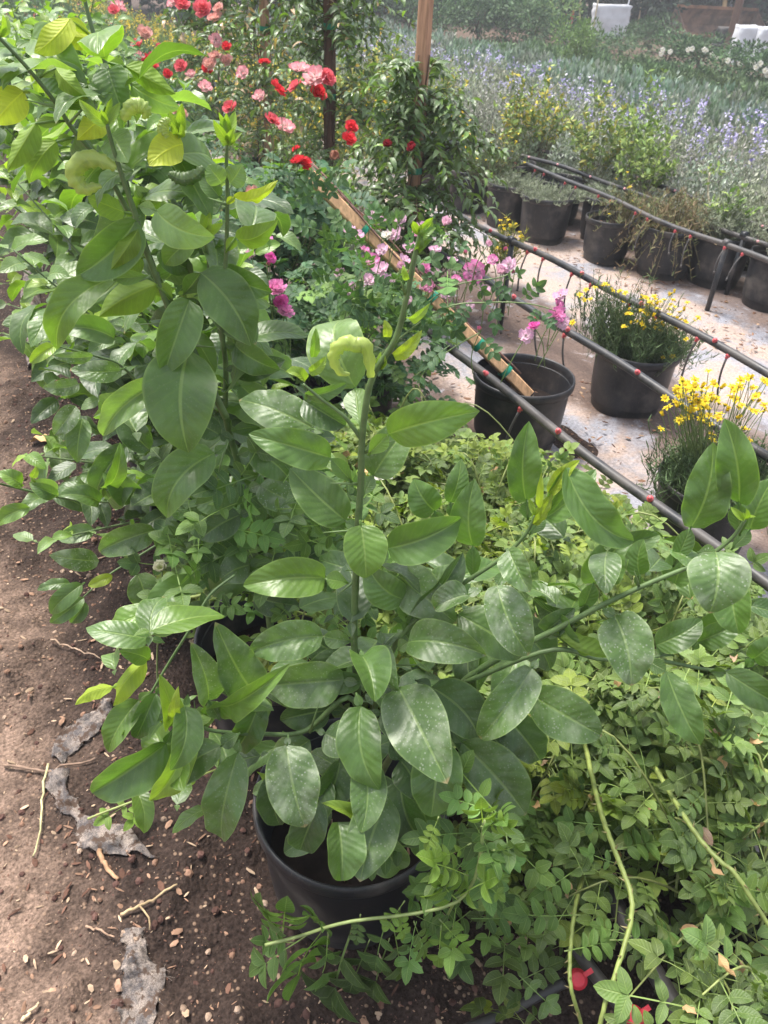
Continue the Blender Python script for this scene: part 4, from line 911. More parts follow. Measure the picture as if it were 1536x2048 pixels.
def cane(b, pts, zs, r0_, r1_, col=(.22,.27,.07)):
    P = spline([atz(px_,py_,z_) for (px_,py_),z_ in zip(pts,zs)], 8*len(pts)); P += rng.normal(0,.0004,P.shape); P[:,:2] += (.006*np.sin(np.linspace(0,9,len(P))+rng.uniform(0,6)))[:,None]; r0_*=.82; r1_*=.82; b.tube(P,np.linspace(r0_,r1_,len(P)),8,(*col,0))
    for k in range(2,len(P)-1,2):
        if rng.random()<.7: d=rng.normal(0,1,3); b.tube([P[k],P[k]+nrm(d)*r0_*3.],[r0_*.5,.0002],4,(.24,.20,.08,0))
CANES = {0:[([(1165,1480),(1185,1560),(1210,1640),(1240,1720),(1262,1800),(1255,1880),(1210,2010),(1190,2080)],(.34,.37,.40,.42,.42,.40,.36,.30),.0058,.004),
 ([(1310,1545),(1370,1630),(1440,1720),(1480,1770),(1560,1880)],(.38,.41,.42,.42,.36),.0056,.004),([(1290,1487),(1400,1510),(1475,1530),(1560,1560)],(.37,.41,.42,.41),.0065,.006),
 ([(1170,1740),(1148,1830),(1140,1930),(1150,2000),(1165,2080)],(.26,.3,.3,.27,.2),.0045,.0035),([(1000,1560),(975,1650),(930,1770),(890,1840)],(.30,.33,.33,.27),.004,.0025)],
 1:[([(1290,1330),(1320,1390),(1350,1420),(1368,1500)],(.28,.32,.33,.34),.004,.003),([(1200,1240),(1330,1190),(1440,1160),(1500,1150)],(.30,.35,.36,.35),.004,.003),([(1360,1370),(1430,1300),(1500,1270),(1560,1260)],(.3,.34,.34,.33),.0035,.003),([(900,1340),(960,1330),(1020,1310),(1100,1280)],(.25,.28,.28,.25),.006,.005)],
 2:[([(840,960),(850,900),(845,830),(840,770)],(.2,.28,.38,.44),.003,.0016),([(730,770),(745,830),(765,880)],(.42,.36,.25),.003,.003)],
 3:[([(300,1210),(400,1190),(500,1205),(570,1210),(650,1240)],(.30,.34,.36,.34,.28),.0045,.004),([(480,1030),(510,1090),(520,1130),(640,1150)],(.25,.34,.36,.3),.004,.003)],4:[]}
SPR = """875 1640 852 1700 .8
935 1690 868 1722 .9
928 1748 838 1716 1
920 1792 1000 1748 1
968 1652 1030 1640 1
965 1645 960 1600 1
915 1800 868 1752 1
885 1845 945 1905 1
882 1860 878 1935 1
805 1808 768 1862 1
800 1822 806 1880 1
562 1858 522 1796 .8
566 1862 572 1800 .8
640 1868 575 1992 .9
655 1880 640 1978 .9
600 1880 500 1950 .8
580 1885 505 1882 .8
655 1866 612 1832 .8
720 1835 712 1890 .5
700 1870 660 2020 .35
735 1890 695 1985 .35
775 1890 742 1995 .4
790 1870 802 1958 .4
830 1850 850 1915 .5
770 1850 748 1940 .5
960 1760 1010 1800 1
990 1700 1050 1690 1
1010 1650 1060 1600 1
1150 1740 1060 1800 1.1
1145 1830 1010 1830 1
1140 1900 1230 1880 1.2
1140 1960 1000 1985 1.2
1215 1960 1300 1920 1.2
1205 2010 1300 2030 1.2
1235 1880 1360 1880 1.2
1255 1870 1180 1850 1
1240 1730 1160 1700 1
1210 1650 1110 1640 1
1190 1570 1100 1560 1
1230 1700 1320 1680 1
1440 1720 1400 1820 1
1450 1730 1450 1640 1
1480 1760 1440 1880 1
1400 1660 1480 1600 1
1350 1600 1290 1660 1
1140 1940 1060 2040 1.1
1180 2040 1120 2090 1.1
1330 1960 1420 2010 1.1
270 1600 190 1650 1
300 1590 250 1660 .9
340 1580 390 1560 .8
"""
roses = []
for k in range(5):
    R0 = empty('groundcover_rose', (*RC[k],0), RL[k], 'rose bush', 'low groundcover roses'); roses.append(R0); fb = MB(); cb = MB(); mk = own==k
    tp = T_ROSEHI if k<2 else T_ROSE; vi = rng.integers(0,len(tp),n)
    for v in range(len(tp)):
        q = mk&(vi==v); fb.inst(tp[v], frames(np.column_stack([x,y,z])[q],ax[q],nr[q],sc[q]), col[q])
    for kk,P in CW:
        if kk==k:
            qx,qy,_ = proj(P); m_ = inpoly(qx,qy); m_ = np.arange(22) <= (np.nonzero(m_)[0].max() if m_.any() else -1)
            if m_.sum()>5: cb.tube(P[m_],np.linspace(.0030,.0012,m_.sum()),5,(*(np.array([.20,.235,.07])*rng.uniform(.7,1.2)),0))
    dn = [0,130,170,90,70,50][k+1]; dq = rng.choice(np.nonzero(mk&(z>.15))[0], dn)
    for q in dq:      # single dead brown leaflets caught in the foliage
        B = np.array([x[q],y[q],z[q]])+rng.normal(0,.012,3)+[0,0,.014]; d = nrm(rng.normal(0,1,3)+[0,0,-.3]); V,Q_,U = leaf_geo(B,B+d*rng.uniform(.018,.036),rng.normal(0,1,3),rng.uniform(.014,.024),nL=6,nW=4,bow=rng.uniform(-.3,.3),fold=rng.uniform(-.2,.9),wave=.09,twist=rng.uniform(-1,1)); fb.add(V,Q_,None,U,(*(np.array([.33,.215,.15])*rng.uniform(.5,1.35)),.2))
    for cn in CANES[k]: c_ = MB(); cane(c_,*cn); c_.build('cane', M['stem'], R0)
    if k==0:
        for ln in SPR.strip().splitlines():
            bx,by,tx,ty,br_ = map(float,ln.split())
            if 1110<bx and by>1900: continue
            hh = .33 if bx>990 else (.2 if by>1830 else .31); hh = .06+.02 if bx<400 else hh
            if bx<=990 and bx>400:
                B=ath(bx,by,.60,.05); T=ath(tx,ty,.58,.03)
            else: B=atz(bx,by,hh); T=atz(tx,ty,hh-.02)
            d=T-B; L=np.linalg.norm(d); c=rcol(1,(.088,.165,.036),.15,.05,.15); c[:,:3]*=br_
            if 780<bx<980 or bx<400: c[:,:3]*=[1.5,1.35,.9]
            fb.inst(T_ROSEHI[int(rng.integers(0,5))], frames([B],[d],[nrm(CAM-B)+rng.normal(0,.3,3)],[L]), c); cb.tube([B,B-d*.12],.0012,4,(.2,.26,.08,0))
        for q_ in range(46):
            bx,by=rng.uniform(820,1010),rng.uniform(1590,1860)
            if by < 1590+(1010-bx)*.35: continue
            B=ath(bx,by,rng.uniform(.62,.70),.10); d=np.array([rng.normal(0,1),rng.normal(-.3,1),rng.normal(-.1,.3)]); c=rcol(1,(.088,.160,.034),.3,.08,.15); c[:,:3]*=rng.choice([.8,1.,1.2])
            fb.inst(T_ROSEHI[int(rng.integers(0,5))], frames([B],[d],[nrm(CAM-B)+rng.normal(0,.35,3)],[rng.uniform(.06,.11)]), c)
        cb.tube(spline([ath(970,1640,.62,.1),ath(920,1800,.60,.1),ath(690,1845,.58,.1),ath(600,1872,.57,.08),ath(530,1890,.56,.06)],24),.0026,6,(.22,.28,.09,0)); c9 = MB(); c9.tube(spline([atz(430,1540,.1),atz(300,1590,.09),atz(215,1622,.08),atz(175,1638,.08)],12),.0026,6,(.24,.28,.08,0)); c9.build('cane', M['stem'], R0)
    if k==3:
        for q_ in range(170):
            bx,by=rng.uniform(330,720),rng.uniform(980,1330)
            if by>1180+(bx-330)*.45: continue
            B=ath(bx,by,rng.uniform(1.02,1.22),.31)+[0,0,rng.uniform(0,.05)]; d=np.array([rng.normal(0,1),rng.normal(0,1),rng.normal(0,.3)]); c=rcol(1,(.080,.150,.036),.3,.08,.2); c[:,:3]*=rng.choice([.7,1.,1.,1.4])
            fb.inst(T_ROSEHI[int(rng.integers(0,5))], frames([B],[d],[nrm(CAM-B)+rng.normal(0,.4,3)],[rng.uniform(.07,.12)]), c)
    fb.build('foliage', M['rose'], R0); cb.build('cane', M['stem'], R0)
    pot(RC[k,0],RC[k,1],'black pot mostly buried under low rose foliage', R=.13, H=.17, group='pots hidden under low roses', z=POT_Z if RC[k,0]>1.1 else 0)
sb = MB(); add_flower(roses[3], ath(762,942,1.42), .030, 'white', nrm([.1,-.3,1]), sb=sb); sb.build('flower_stalk', M['stem'], roses[3])
for px_,py_,s,kd,h_ in [(322,1136,.014,'wbud',1.06),(318,1268,.015,'wbud',.95),(690,810,.012,'white',2.1),(840,860,.01,'white',2.2)]: sb = MB(); add_flower(roses[3], ath(px_,py_,h_), s, kd, sb=sb); sb.build('flower_stalk', M['stem'], roses[3])
# ------------------------------------------------------------ upright rose bushes
def rose_bush(base, label, Rr, zlo, zhi, nleaf, seed, lsz=(.08,.13), colr=(.050,.115,.045), group='flowering rose bushes', yl=.15, canes=9):
    r = np.random.default_rng(seed); base=np.array([*base,0.]); root = empty('rose_bush', base, label, 'rose bush', group); fb=MB(); cb=MB()
    nn=nleaf; th=r.uniform(0,6.3,nn); rr=Rr*np.sqrt(r.random(nn)); zz=r.uniform(zlo,zhi,nn); taper=np.interp((zz-zlo)/(zhi-zlo),[0,.35,1],[.75,1,.6]); P=np.column_stack([base[0]+rr*np.cos(th)*taper,base[1]+rr*np.sin(th)*taper,zz])
    a=r.uniform(0,6.3,nn); A=np.column_stack([np.cos(a),np.sin(a),r.normal(-.1,.4,nn)]); Nn=np.column_stack([r.normal(-.1,.45,nn),r.normal(-.3,.45,nn),np.ones(nn)]); c=rcol(nn,colr,.3,.08,.2); m=r.random(nn)<yl; c[m,:3]*=[2.2,1.8,.9]; vi=r.integers(0,6,nn); S=r.uniform(*lsz,nn)
    for v in range(6): fb.inst(T_ROSE[v],frames(P[vi==v],A[vi==v],Nn[vi==v],S[vi==v]),c[vi==v])
    for k in range(canes):
        e=P[r.integers(0,nn)].copy(); e[2]=zlo+(zhi-zlo)*r.uniform(.6,1.); cb.tube(spline([base+[r.normal(0,.04),r.normal(0,.04),.2],(base+e)/2+[0,0,.25*e[2]],e],10),np.linspace(.005,.002,10),6,(.13,.15,.06,0))
    root['_n']=0; del root['_n']; return root,fb,cb
def finish(t): root,fb,cb=t; fb.build('foliage',M['rose'],root); cb.build('cane',M['stem'],root); return root
pk = rose_bush((1.12,2.42),'pink rose bush sprawling over the fallen stake and pipes',.42,.22,.62,560,5,colr=(.055,.118,.05))
pk2 = rose_bush((.72,2.55),'magenta rose beside the second citrus, left of the pale pink bush',.30,.25,.62,330,6,colr=(.05,.105,.045))
PKF = [(745,428,.026,'light',2.75),(762,442,.02,'light',2.75),(790,468,.026,'light',2.7),(775,470,.02,'white',2.7),(822,494,.026,'light',2.65),(895,447,.021,'cup',2.6),(745,522,.028,'pink',2.55),(762,540,.026,'light',2.5),(738,560,.022,'light',2.45),(700,580,.024,'light',2.4),(850,536,.022,'pompon',2.5),(858,572,.02,'pink',2.45),(846,578,.017,'cup',2.45),(950,545,.036,'pink',2.45),(930,508,.013,'bud',2.45),(1012,500,.014,'bud',2.5),(1018,530,.024,'light',2.5),(1002,545,.024,'cup',2.5),(1028,545,.014,'bud',2.5),(1122,592,.024,'light',2.35),(1118,612,.025,'pompon',2.33),(1112,630,.026,'pompon',2.3),(1124,645,.022,'light',2.3),(1052,672,.022,'light',2.2),(1068,652,.018,'magenta',2.2),(960,660,.014,'bud',2.2),(715,470,.02,'light',2.6),(808,520,.019,'light',2.5),(826,470,.018,'pink',2.6),(778,560,.018,'light',2.4),(815,600,.016,'light',2.35),(905,520,.018,'light',2.5),(985,520,.018,'pink',2.45),(680,545,.018,'light',2.5),*[(u_,v_,w_,k_,2.42) for u_,v_,w_,k_ in [(800,440,.02,'light'),(842,455,.018,'light'),(870,500,.02,'light'),(912,560,.018,'pink'),(890,590,.017,'light'),(765,500,.02,'light'),(720,545,.019,'light'),(730,500,.017,'pink'),(868,545,.016,'light'),(970,580,.017,'light'),(940,610,.015,'light'),(700,460,.018,'light'),(800,535,.017,'cup'),(975,490,.014,'cup')]],(748,1,.0,'bud',2)]
root,fb,cb = pk; b0=np.array([1.2,2.3,.5])
for px_,py_,s,kd,h_ in PKF[:-1]:
    P=ath(px_,py_,h_); d=nrm(nrm(CAM-P)+rng.normal(0,.25,3)) if (px_,py_)==(950,545) else None
    foot = P+np.array([rng.normal(0,.03),.03,-.16]); add_flower(root,P,s,kd,d=d,sb=cb,foot=foot)
cb.tube(spline([ath(690,780,2.3),ath(760,710,2.3),ath(880,620,2.3),ath(980,605,2.3),ath(1060,608,2.3),ath(1112,622,2.3)],30),np.linspace(.0035,.0016,30),6,(.14,.2,.07,0)); cb.tube(spline([ath(800,650,2.4),ath(900,575,2.4),ath(1000,555,2.4),ath(1025,540,2.45)],20),.002,6,(.14,.2,.07,0)); cb.tube(spline([ath(820,760,2.2),ath(900,700,2.2),ath(960,665,2.2)],12),.002,6,(.14,.2,.07,0))
for px_,py_,tx,ty,hh in [(905,600,870,680,2.3),(880,620,930,680,2.3),(960,595,1000,640,2.3),(1000,610,990,670,2.3),(860,580,800,620,2.4),(1040,600,1090,560,2.3),(1080,612,1060,650,2.3),(930,560,980,590,2.4),(900,690,840,740,2.2),(850,740,820,800,2.2),(960,670,1000,720,2.2),(980,560,1020,600,2.4),(890,470,860,510,2.6),(895,480,940,500,2.6),(760,640,700,640,2.3),(900,620,930,660,2.3),(940,600,915,650,2.3),(1010,560,1050,540,2.4),(1085,620,1110,660,2.3)]:
    B=ath(px_,py_,hh); T=ath(tx,ty,hh-.03); fb.inst(T_ROSEHI[int(rng.integers(0,5))],frames([B],[T-B],[nrm(CAM-B)+rng.normal(0,.3,3)],[np.linalg.norm(T-B)]),rcol(1,(.07,.135,.06),.2,.06,.1))
for q_ in range(70):
    bx=rng.uniform(640,900); by=rng.uniform(450,660)
    if abs(by-(430+(bx-700)*.85))<18 and rng.random()<.35: continue
    B=ath(bx,by,rng.uniform(2.25,2.45)); d=rng.normal(0,1,3); fb.inst(T_ROSE[int(rng.integers(0,6))],frames([B],[d],[nrm(CAM-B)+rng.normal(0,.5,3)],[rng.uniform(.07,.12)]),rcol(1,(.065,.13,.045),.3,.08,.2))
finish(pk)
root,fb,cb = pk2
for px_,py_,s,kd,h_ in [(522,481,.034,'pompon',2.35),(503,512,.02,'cup',2.3),(540,515,.018,'magenta',2.3),(535,530,.013,'bud',2.3),(553,576,.030,'pompon',2.2),(535,578,.018,'magenta',2.2),(562,605,.024,'magenta',2.2),(570,622,.026,'pompon',2.18)]:
    P=ath(px_,py_,h_); add_flower(root,P,s,kd,sb=cb,foot=P+np.array([.02,.03,-.2]))
finish(pk2)
RB = [((1.12,3.15),'red rose bush with bright double blooms near the fallen stake',.34,.25,.85,430,[(598,138,.036,'fade'),(590,172,.03,'coral'),(632,152,.042,'fade'),(656,155,.030,'coral'),(555,178,.034,'red'),(637,186,.034,'red'),(622,165,.03,'fade'),(545,240,.03,'coral'),(568,254,.04,'fade'),(592,298,.02,'red'),(596,322,.032,'red'),(610,328,.03,'red'),(703,254,.026,'red'),(698,278,.028,'red'),(670,316,.026,'brown'),(775,292,.02,'dark'),(826,297,.024,'dark'),(505,385,.025,'blush')],3.2),
 ((.85,4.0),'coral rose bush behind the curled citrus shoots',.36,.25,.85,420,[(410,175,.034,'fade'),(460,214,.034,'coral'),(519,191,.03,'fade'),(353,219,.03,'blush'),(485,146,.03,'fade'),(365,225,.025,'blush'),(529,125,.026,'red'),(382,256,.02,'blush')],3.9),
 ((1.0,5.0),'tall stemmed coral rose with flowers over dark leaves',.40,.25,.95,420,[(405,16,.045,'coral'),(430,36,.04,'blush'),(364,7,.04,'coral'),(345,5,.035,'fade'),(432,80,.036,'fade'),(453,93,.026,'red'),(430,112,.036,'blush'),(453,121,.034,'blush'),(419,128,.036,'blush'),(414,137,.032,'red'),(362,132,.036,'coral'),(335,148,.026,'red'),(382,148,.03,'fade'),(437,16,.03,'blush')],4.9),
 ((1.0,6.6),'rose bush with mixed red and salmon blooms, far up the row',.45,.25,.95,380,[(289,66,.05,'blush'),(274,88,.045,'coral'),(250,113,.04,'fade'),(279,113,.04,'fade'),(290,117,.035,'red'),(307,132,.035,'red'),(306,115,.035,'coral'),(226,85,.045,'coral'),(262,100,.03,'fade'),(320,95,.03,'coral')],6.4),
 ((.95,8.6),'farthest rose bush with pink clusters at the top of the row',.55,.25,1.0,380,[(237,11,.06,'fade'),(228,20,.05,'coral'),(217,73,.05,'magenta'),(166,62,.05,'fade'),(192,84,.05,'red'),(205,60,.045,'fade'),(180,72,.04,'coral'),(243,18,.05,'fade'),(150,70,.04,'fade')],8.3)]
for k,(bs,lb,Rr,zl,zh,nf,fl,hh) in enumerate(RB):
    t = rose_bush(bs,lb,Rr,zl,zh,nf,70+k,lsz=(.10,.17) if k<3 else (.12,.2),colr=(.042,.10,.045),yl=.18)
    for px_,py_,s,kd in fl:
        P=ath(px_,py_,hh+rng.uniform(-.1,.1)); add_flower(t[0],P,s,kd,sb=t[2],foot=np.array([bs[0]+(P[0]-bs[0])*.7,bs[1]+(P[1]-bs[1])*.7,max(.3,P[2]-.28)]))
    
    if k==0:
        for px_,py_,tx,ty in [(640,340,600,380),(650,350,640,395),(600,345,640,365),(620,335,660,372),(590,360,620,400),(655,330,690,365),(610,370,585,410),(640,360,670,390)]:
            B=ath(px_,py_,2.62); T=ath(tx,ty,2.6); t[1].inst(T_ROSEHI[int(rng.integers(0,5))],frames([B],[T-B],[nrm(CAM-B)+rng.normal(0,.4,3)],[np.linalg.norm(T-B)*1.2]),rcol(1,(.06,.125,.05),.3,.06,.1))
    finish(t); pot(bs[0],bs[1],'black pot under the red and coral roses',R=.17,H=.28,group='pots hidden under tall roses')
pot(1.12,2.42,'black pot under the pale pink rose bush',R=.17,H=.28); pot(.74,2.5,'black pot under the magenta rose',R=.17,H=.28)
"""end"""
# ------------------------------------------------------------ staked jasmine-like vines
def vine(base, label, zt, Rr, n, seed, dry=0., young=.06, zb=.2, lsz=(.046,.076)):
    r=np.random.default_rng(seed); base=np.array([*base,0.]); root=empty('climbing_vine', base, label, 'climbing vine', 'staked climbing vines'); cb=MB(); L={0:[],1:[],2:[],3:[]}; D=[]
    ns=int(n/26)
    for s in range(ns):
        z0=r.uniform(.3,zt*.92); a=r.uniform(0,6.3); rad=Rr*r.uniform(.5,1.15)*np.interp(z0/zt,[0,.25,.7,1],[.8,1.,.9,.45]); p0=base+[cos(a)*.03,sin(a)*.03,z0]; tip=base+[cos(a)*rad,sin(a)*rad,max(zb,z0+r.uniform(-.35,.12))]; P=spline([p0,(p0+tip)/2+[0,0,.08],tip],14); cb.tube(P,np.linspace(.0025,.001,14),5,(.09,.07,.045,0))
        for q in range(26):
            t=.15+.85*(q//2)/13; p=np.array([np.interp(t*13,np.arange(14),P[:,k]) for k in range(3)]); tg=nrm(P[min(13,int(t*13)+1)]-P[max(0,int(t*13)-1)]+1e-6); sd=nrm(np.cross(tg,ZA)+r.normal(0,.3,3))*(1 if q%2 else -1); d=nrm(sd+tg*.4+[0,0,-.35+r.normal(0,.3)]); nn=nrm(np.array([0,0,1.])+r.normal(0,.4,3)); isd=r.random()<dry; c=np.array([.085,.14,.046,.3])
            if isd: c=np.array([.42,.29,.17,.1])
            elif r.random()<young: c=np.array([.15,.26,.045,0])
            c[:3]*=r.uniform(.75,1.3); L[int(r.integers(0,4))].append((p,d,nn,r.uniform(*lsz),c))
    for k in range(4):
        cb.tube(np.array([[base[0]+.035*cos(t*3+k*1.6),base[1]+.035*sin(t*3+k*1.6),t] for t in np.linspace(.2,zt,24)]),.004,5,(.12,.08,.055,0))
    fb=MB()
    for v,l in L.items(): fb.inst(T_JAS[v],frames([q[0] for q in l],[q[1] for q in l],[q[2] for q in l],[q[3] for q in l]),np.array([q[4] for q in l]))
    fb.build('foliage',M['jas'],root); cb.build('vine_stem',M['bark'],root)
vine(J[0],'bushy dark vine with drooping leaves around the bare reddish stake',1.22,.42,3600,1,young=.07)
vine(J[1],'tall leafy vine climbing the dark brown stake',1.75,.50,3300,2,dry=.04,young=.10)
vine(J[2],'vine with many papery dry leaves on the pale stake',1.8,.54,3200,3,dry=.14)
vine((1.95,7.0),'farthest staked vine, mostly hidden by the dry one',1.8,.45,1500,4,dry=.08,lsz=(.07,.11))
b_=MB()
for px_,py_,tx,ty in [(930,420,990,440),(950,425,1005,405),(985,435,980,460),(880,420,930,395),(900,350,955,330)]:
    B=ath(px_,py_,3.5); T=ath(tx,ty,3.45)
# ------------------------------------------------------------ daisies
def daisy_mesh(seed, full=True, col=(.74,.58,.03)):
    r=np.random.default_rng(seed); b=MB(); n=8
    for k in range(n):
        a=2*pi*k/n+r.uniform(-.12,.12); ti=radians(r.uniform(68,100) if full else r.uniform(15,45)); d=np.array([cos(a)*sin(ti),sin(a)*sin(ti),cos(ti)]); V,Q,U=leaf_geo(np.array([cos(a),sin(a),0])*.2,d,[-cos(a)*cos(ti),-sin(a)*cos(ti),sin(ti)],.5,nL=3,nW=2,bow=.08,fold=.2,wave=0); b.add(V,Q,None,U,(*np.array(col)*r.uniform(.88,1.1),0))
    b.lathe([(.30,-.05),(.32,.06),(.2,.16),(.0,.2)],10,(.55,.32,.01,0)); b.lathe([(.05,-.35),(.22,-.2),(.3,-.02)],8,(.16,.24,.05,0)); return b.mesh('flower',M['petal'])
DM=[daisy_mesh(i,i<3) for i in range(4)]
def daisy_bush(base, label, pot_z, blooms, bulk, seed, size=(.012,.016), col=(.085,.135,.055)):
    r=np.random.default_rng(seed); base=np.array([*base,pot_z]); root=empty('daisy_bush',base,label,'daisy','yellow daisies in pots'); cb=MB(); fb=MB(); A=[];D=[];S=[];C=[]
    for P in blooms:
        o=link('flower',DM[int(r.choice([0,1,2,2,3]))],root,P-base); orient(o,nrm([r.normal(0,.35),r.normal(0,.35)-.15,1.])); o.scale=(r.uniform(*size),)*3
        f=base+(P-base)*[.55,.55,.4]; cb.tube(spline([f,(f+P)/2+r.normal(0,.012,3),P-[0,0,.003]],7),.0011,4,(.16,.21,.07,0))
    for (c,ex,n,h) in bulk:
        for k in range(n):
            p=np.array(c)+r.normal(0,1,3)*ex*[1,1,0]; e=p+np.array([r.normal(0,.05),r.normal(0,.05),h*r.uniform(.5,1.1)]); cb.tube([p,(p+e)/2+r.normal(0,.01,3),e],.0012,3,(.09,.13,.05,0),cap=False)
            for q in range(16):
                t=r.uniform(.1,1); A.append(p+(e-p)*t); D.append(nrm([r.normal(0,.7),r.normal(0,.7),.8])); S.append(r.uniform(.016,.034)); C.append(np.append(np.array(col)*r.uniform(.65,1.35),0))
    n=len(A); fb.inst(T_BLADE,frames(A,D,r.normal(0,1,(n,3)),S),np.array(C)); fb.build('foliage',M['small'],root); cb.build('stem',M['stem'],root); return root
r=np.random.default_rng(4); pA=np.array([2.30,2.18,.26]); BA=[]
def bl(lst,h): return [ath(x,y,h+r.uniform(-.07,.07)) for x,y in lst]
hA=pA[:2]@HD[:2]; XA_=[(x,y) for x,y in zip(r.normal(1315,36,50),r.normal(628,24,50))]+[(x,y) for x,y in zip(r.uniform(1250,1370,22),r.uniform(580,650,22))]+[(1160,590),(1172,580),(1190,575),(1205,572),(1215,570),(1168,600),(1180,598),(1225,580),(1240,582),(1210,568),(1275,695),(1282,720),(1297,718),(1326,715),(1340,695),(1345,713),(1375,662),(1372,678),(1360,640),(1145,645)]
daisy_bush((2.30,2.18),'tall ferny daisy bush with yellow blooms leaning right under a pipe',.26,bl(XA_,hA-.06),[((2.22,2.24,.25),[.05,.05,0],190,.25),((2.30,2.14,.25),[.06,.06,0],220,.17),((2.40,2.14,.25),[.05,.05,0],120,.16),((2.2,2.34,.26),[.06,.06,0],30,.34)],1)
pB=np.array([1.84,1.31,.25]); hB=pB[:2]@HD[:2]
XB_=[(x,y) for x,y in zip(r.normal(1385,30,56),r.normal(800,26,56))]+[(x,y) for x,y in zip(r.uniform(1460,1535,24),r.uniform(755,830,24))]+[(1322,858),(1325,830),(1428,768),(1355,778),(1370,770),(1420,848),(1425,880),(1436,836),(1450,810),(1475,835),(1490,858),(1500,880),(1455,820),(1405,815),(1335,815)]
daisy_bush((1.84,1.31),'low mounded daisy with many yellow blooms nearest the right edge',.25,bl(XB_,hB-.02),[((1.80,1.33,.24),[.055,.055,0],300,.16),((1.90,1.28,.24),[.05,.06,0],280,.17),((1.82,1.22,.24),[.04,.04,0],150,.15)],2,size=(.013,.0175))
# dry plants and low blooms in the pot line below the three pipes
SILV=[(.24,.275,.18),(.31,.34,.25),(.20,.24,.14)]
def scrub(base, label, Rr, h, n, seed, col, zb=.27, droop=0., group='plants in the pot line under the pipes', cat='potted shrub', name='potted_shrub', fcol=None, nf=0, tpl=T_BLADE, ls=(.02,.045), up=.8, stemcol=(.14,.12,.06)):
    r=np.random.default_rng(seed); base=np.array([*base,zb]); root=empty(name,base,label,cat,group); fb=MB(); cb=MB(); A=[];D=[];S=[];C=[]
    for k in range(n):
        a=r.uniform(0,6.3); rr=Rr*math.sqrt(r.random()); e=base+[cos(a)*rr,sin(a)*rr,h*r.uniform(.5,1.05)*(1-.45*(rr/Rr)**2)-droop*rr/Rr*r.random()]; P=spline([base+[cos(a)*rr*.25,sin(a)*rr*.25,0],base+(e-base)*[.6,.6,.7]+[0,0,droop*.3],e],8); cb.tube(P,np.linspace(.002,.001,8),3,(*stemcol,0),cap=False)
        for q in range(18):
            t=r.uniform(.25,1)*7; A.append([np.interp(t,np.arange(8),P[:,m]) for m in range(3)]); D.append([r.normal(0,.7),r.normal(0,.7),up+r.normal(0,.4)]); S.append(r.uniform(*ls)); cc=np.array(col[int(r.integers(0,len(col)))])*r.uniform(.7,1.3); C.append(np.append(cc,0))
    m=len(A); fb.inst(tpl,frames(A,D,r.normal(0,.6,(m,3))+[0,-.2,1],S),np.array(C)); fb.build('foliage',M['small'],root); cb.build('stem',M['bark'],root)
    for k in range(nf):
        o=link('flower',DM[int(r.integers(0,3))],root,np.array(A[int(r.integers(0,m))])-base+[0,0,h*.2]); o.scale=(r.uniform(.010,.015),)*3; orient(o,nrm([r.normal(0,.3),r.normal(0,.3),1]))
    return root
G1=[(.16,.21,.08),(.20,.20,.09),(.24,.19,.10)]
scrub((3.60,3.80),'sparse green plant with pale yellow blooms spilling beside a grey pot',.24,.26,60,1,G1,droop=.12,fcol=1,nf=10)
scrub((3.72,3.50),'half dry brown shrub hanging over the front of its pot',.36,.22,170,2,[(.24,.18,.10),(.20,.20,.09),(.17,.21,.08),(.26,.19,.11)],droop=.36)
for k,(x_,y_,l) in enumerate([(3.93,3.28,'grey-green mound rising from the pot behind two pipe posts'),(3.97,2.82,'grey-green mound in the pot at the right frame edge'),(3.42,4.35,'grey-green mound in the pot behind four drip tubes'),(3.38,4.72,'grey-green mound third from the left under the pipes'),(3.92,3.75,'grey-green mound behind the half dry shrub'),(3.82,4.2,'grey-green mound behind the pipes in the shade')]):
    scrub((x_,y_),l,.25,.28 if k<2 else .13,130,40+k,SILV,ls=(.018,.034),stemcol=(.22,.24,.16))
scrub((3.34,4.95),'feathery plant with small yellow blooms at the left end of the pipes',.30,.32,120,3,[(.10,.15,.06),(.12,.17,.07)],nf=40)
scrub((3.36,5.9),'feathery yellow bloomed plant farther along the pot line',.32,.34,110,4,[(.10,.15,.06),(.12,.17,.07)],nf=50)
scrub((2.62,3.62),'small bush of tiny yellow flowers beside the nearest staked vine',.14,.32,60,5,[(.12,.17,.05),(.3,.28,.03)],nf=40,zb=.12)
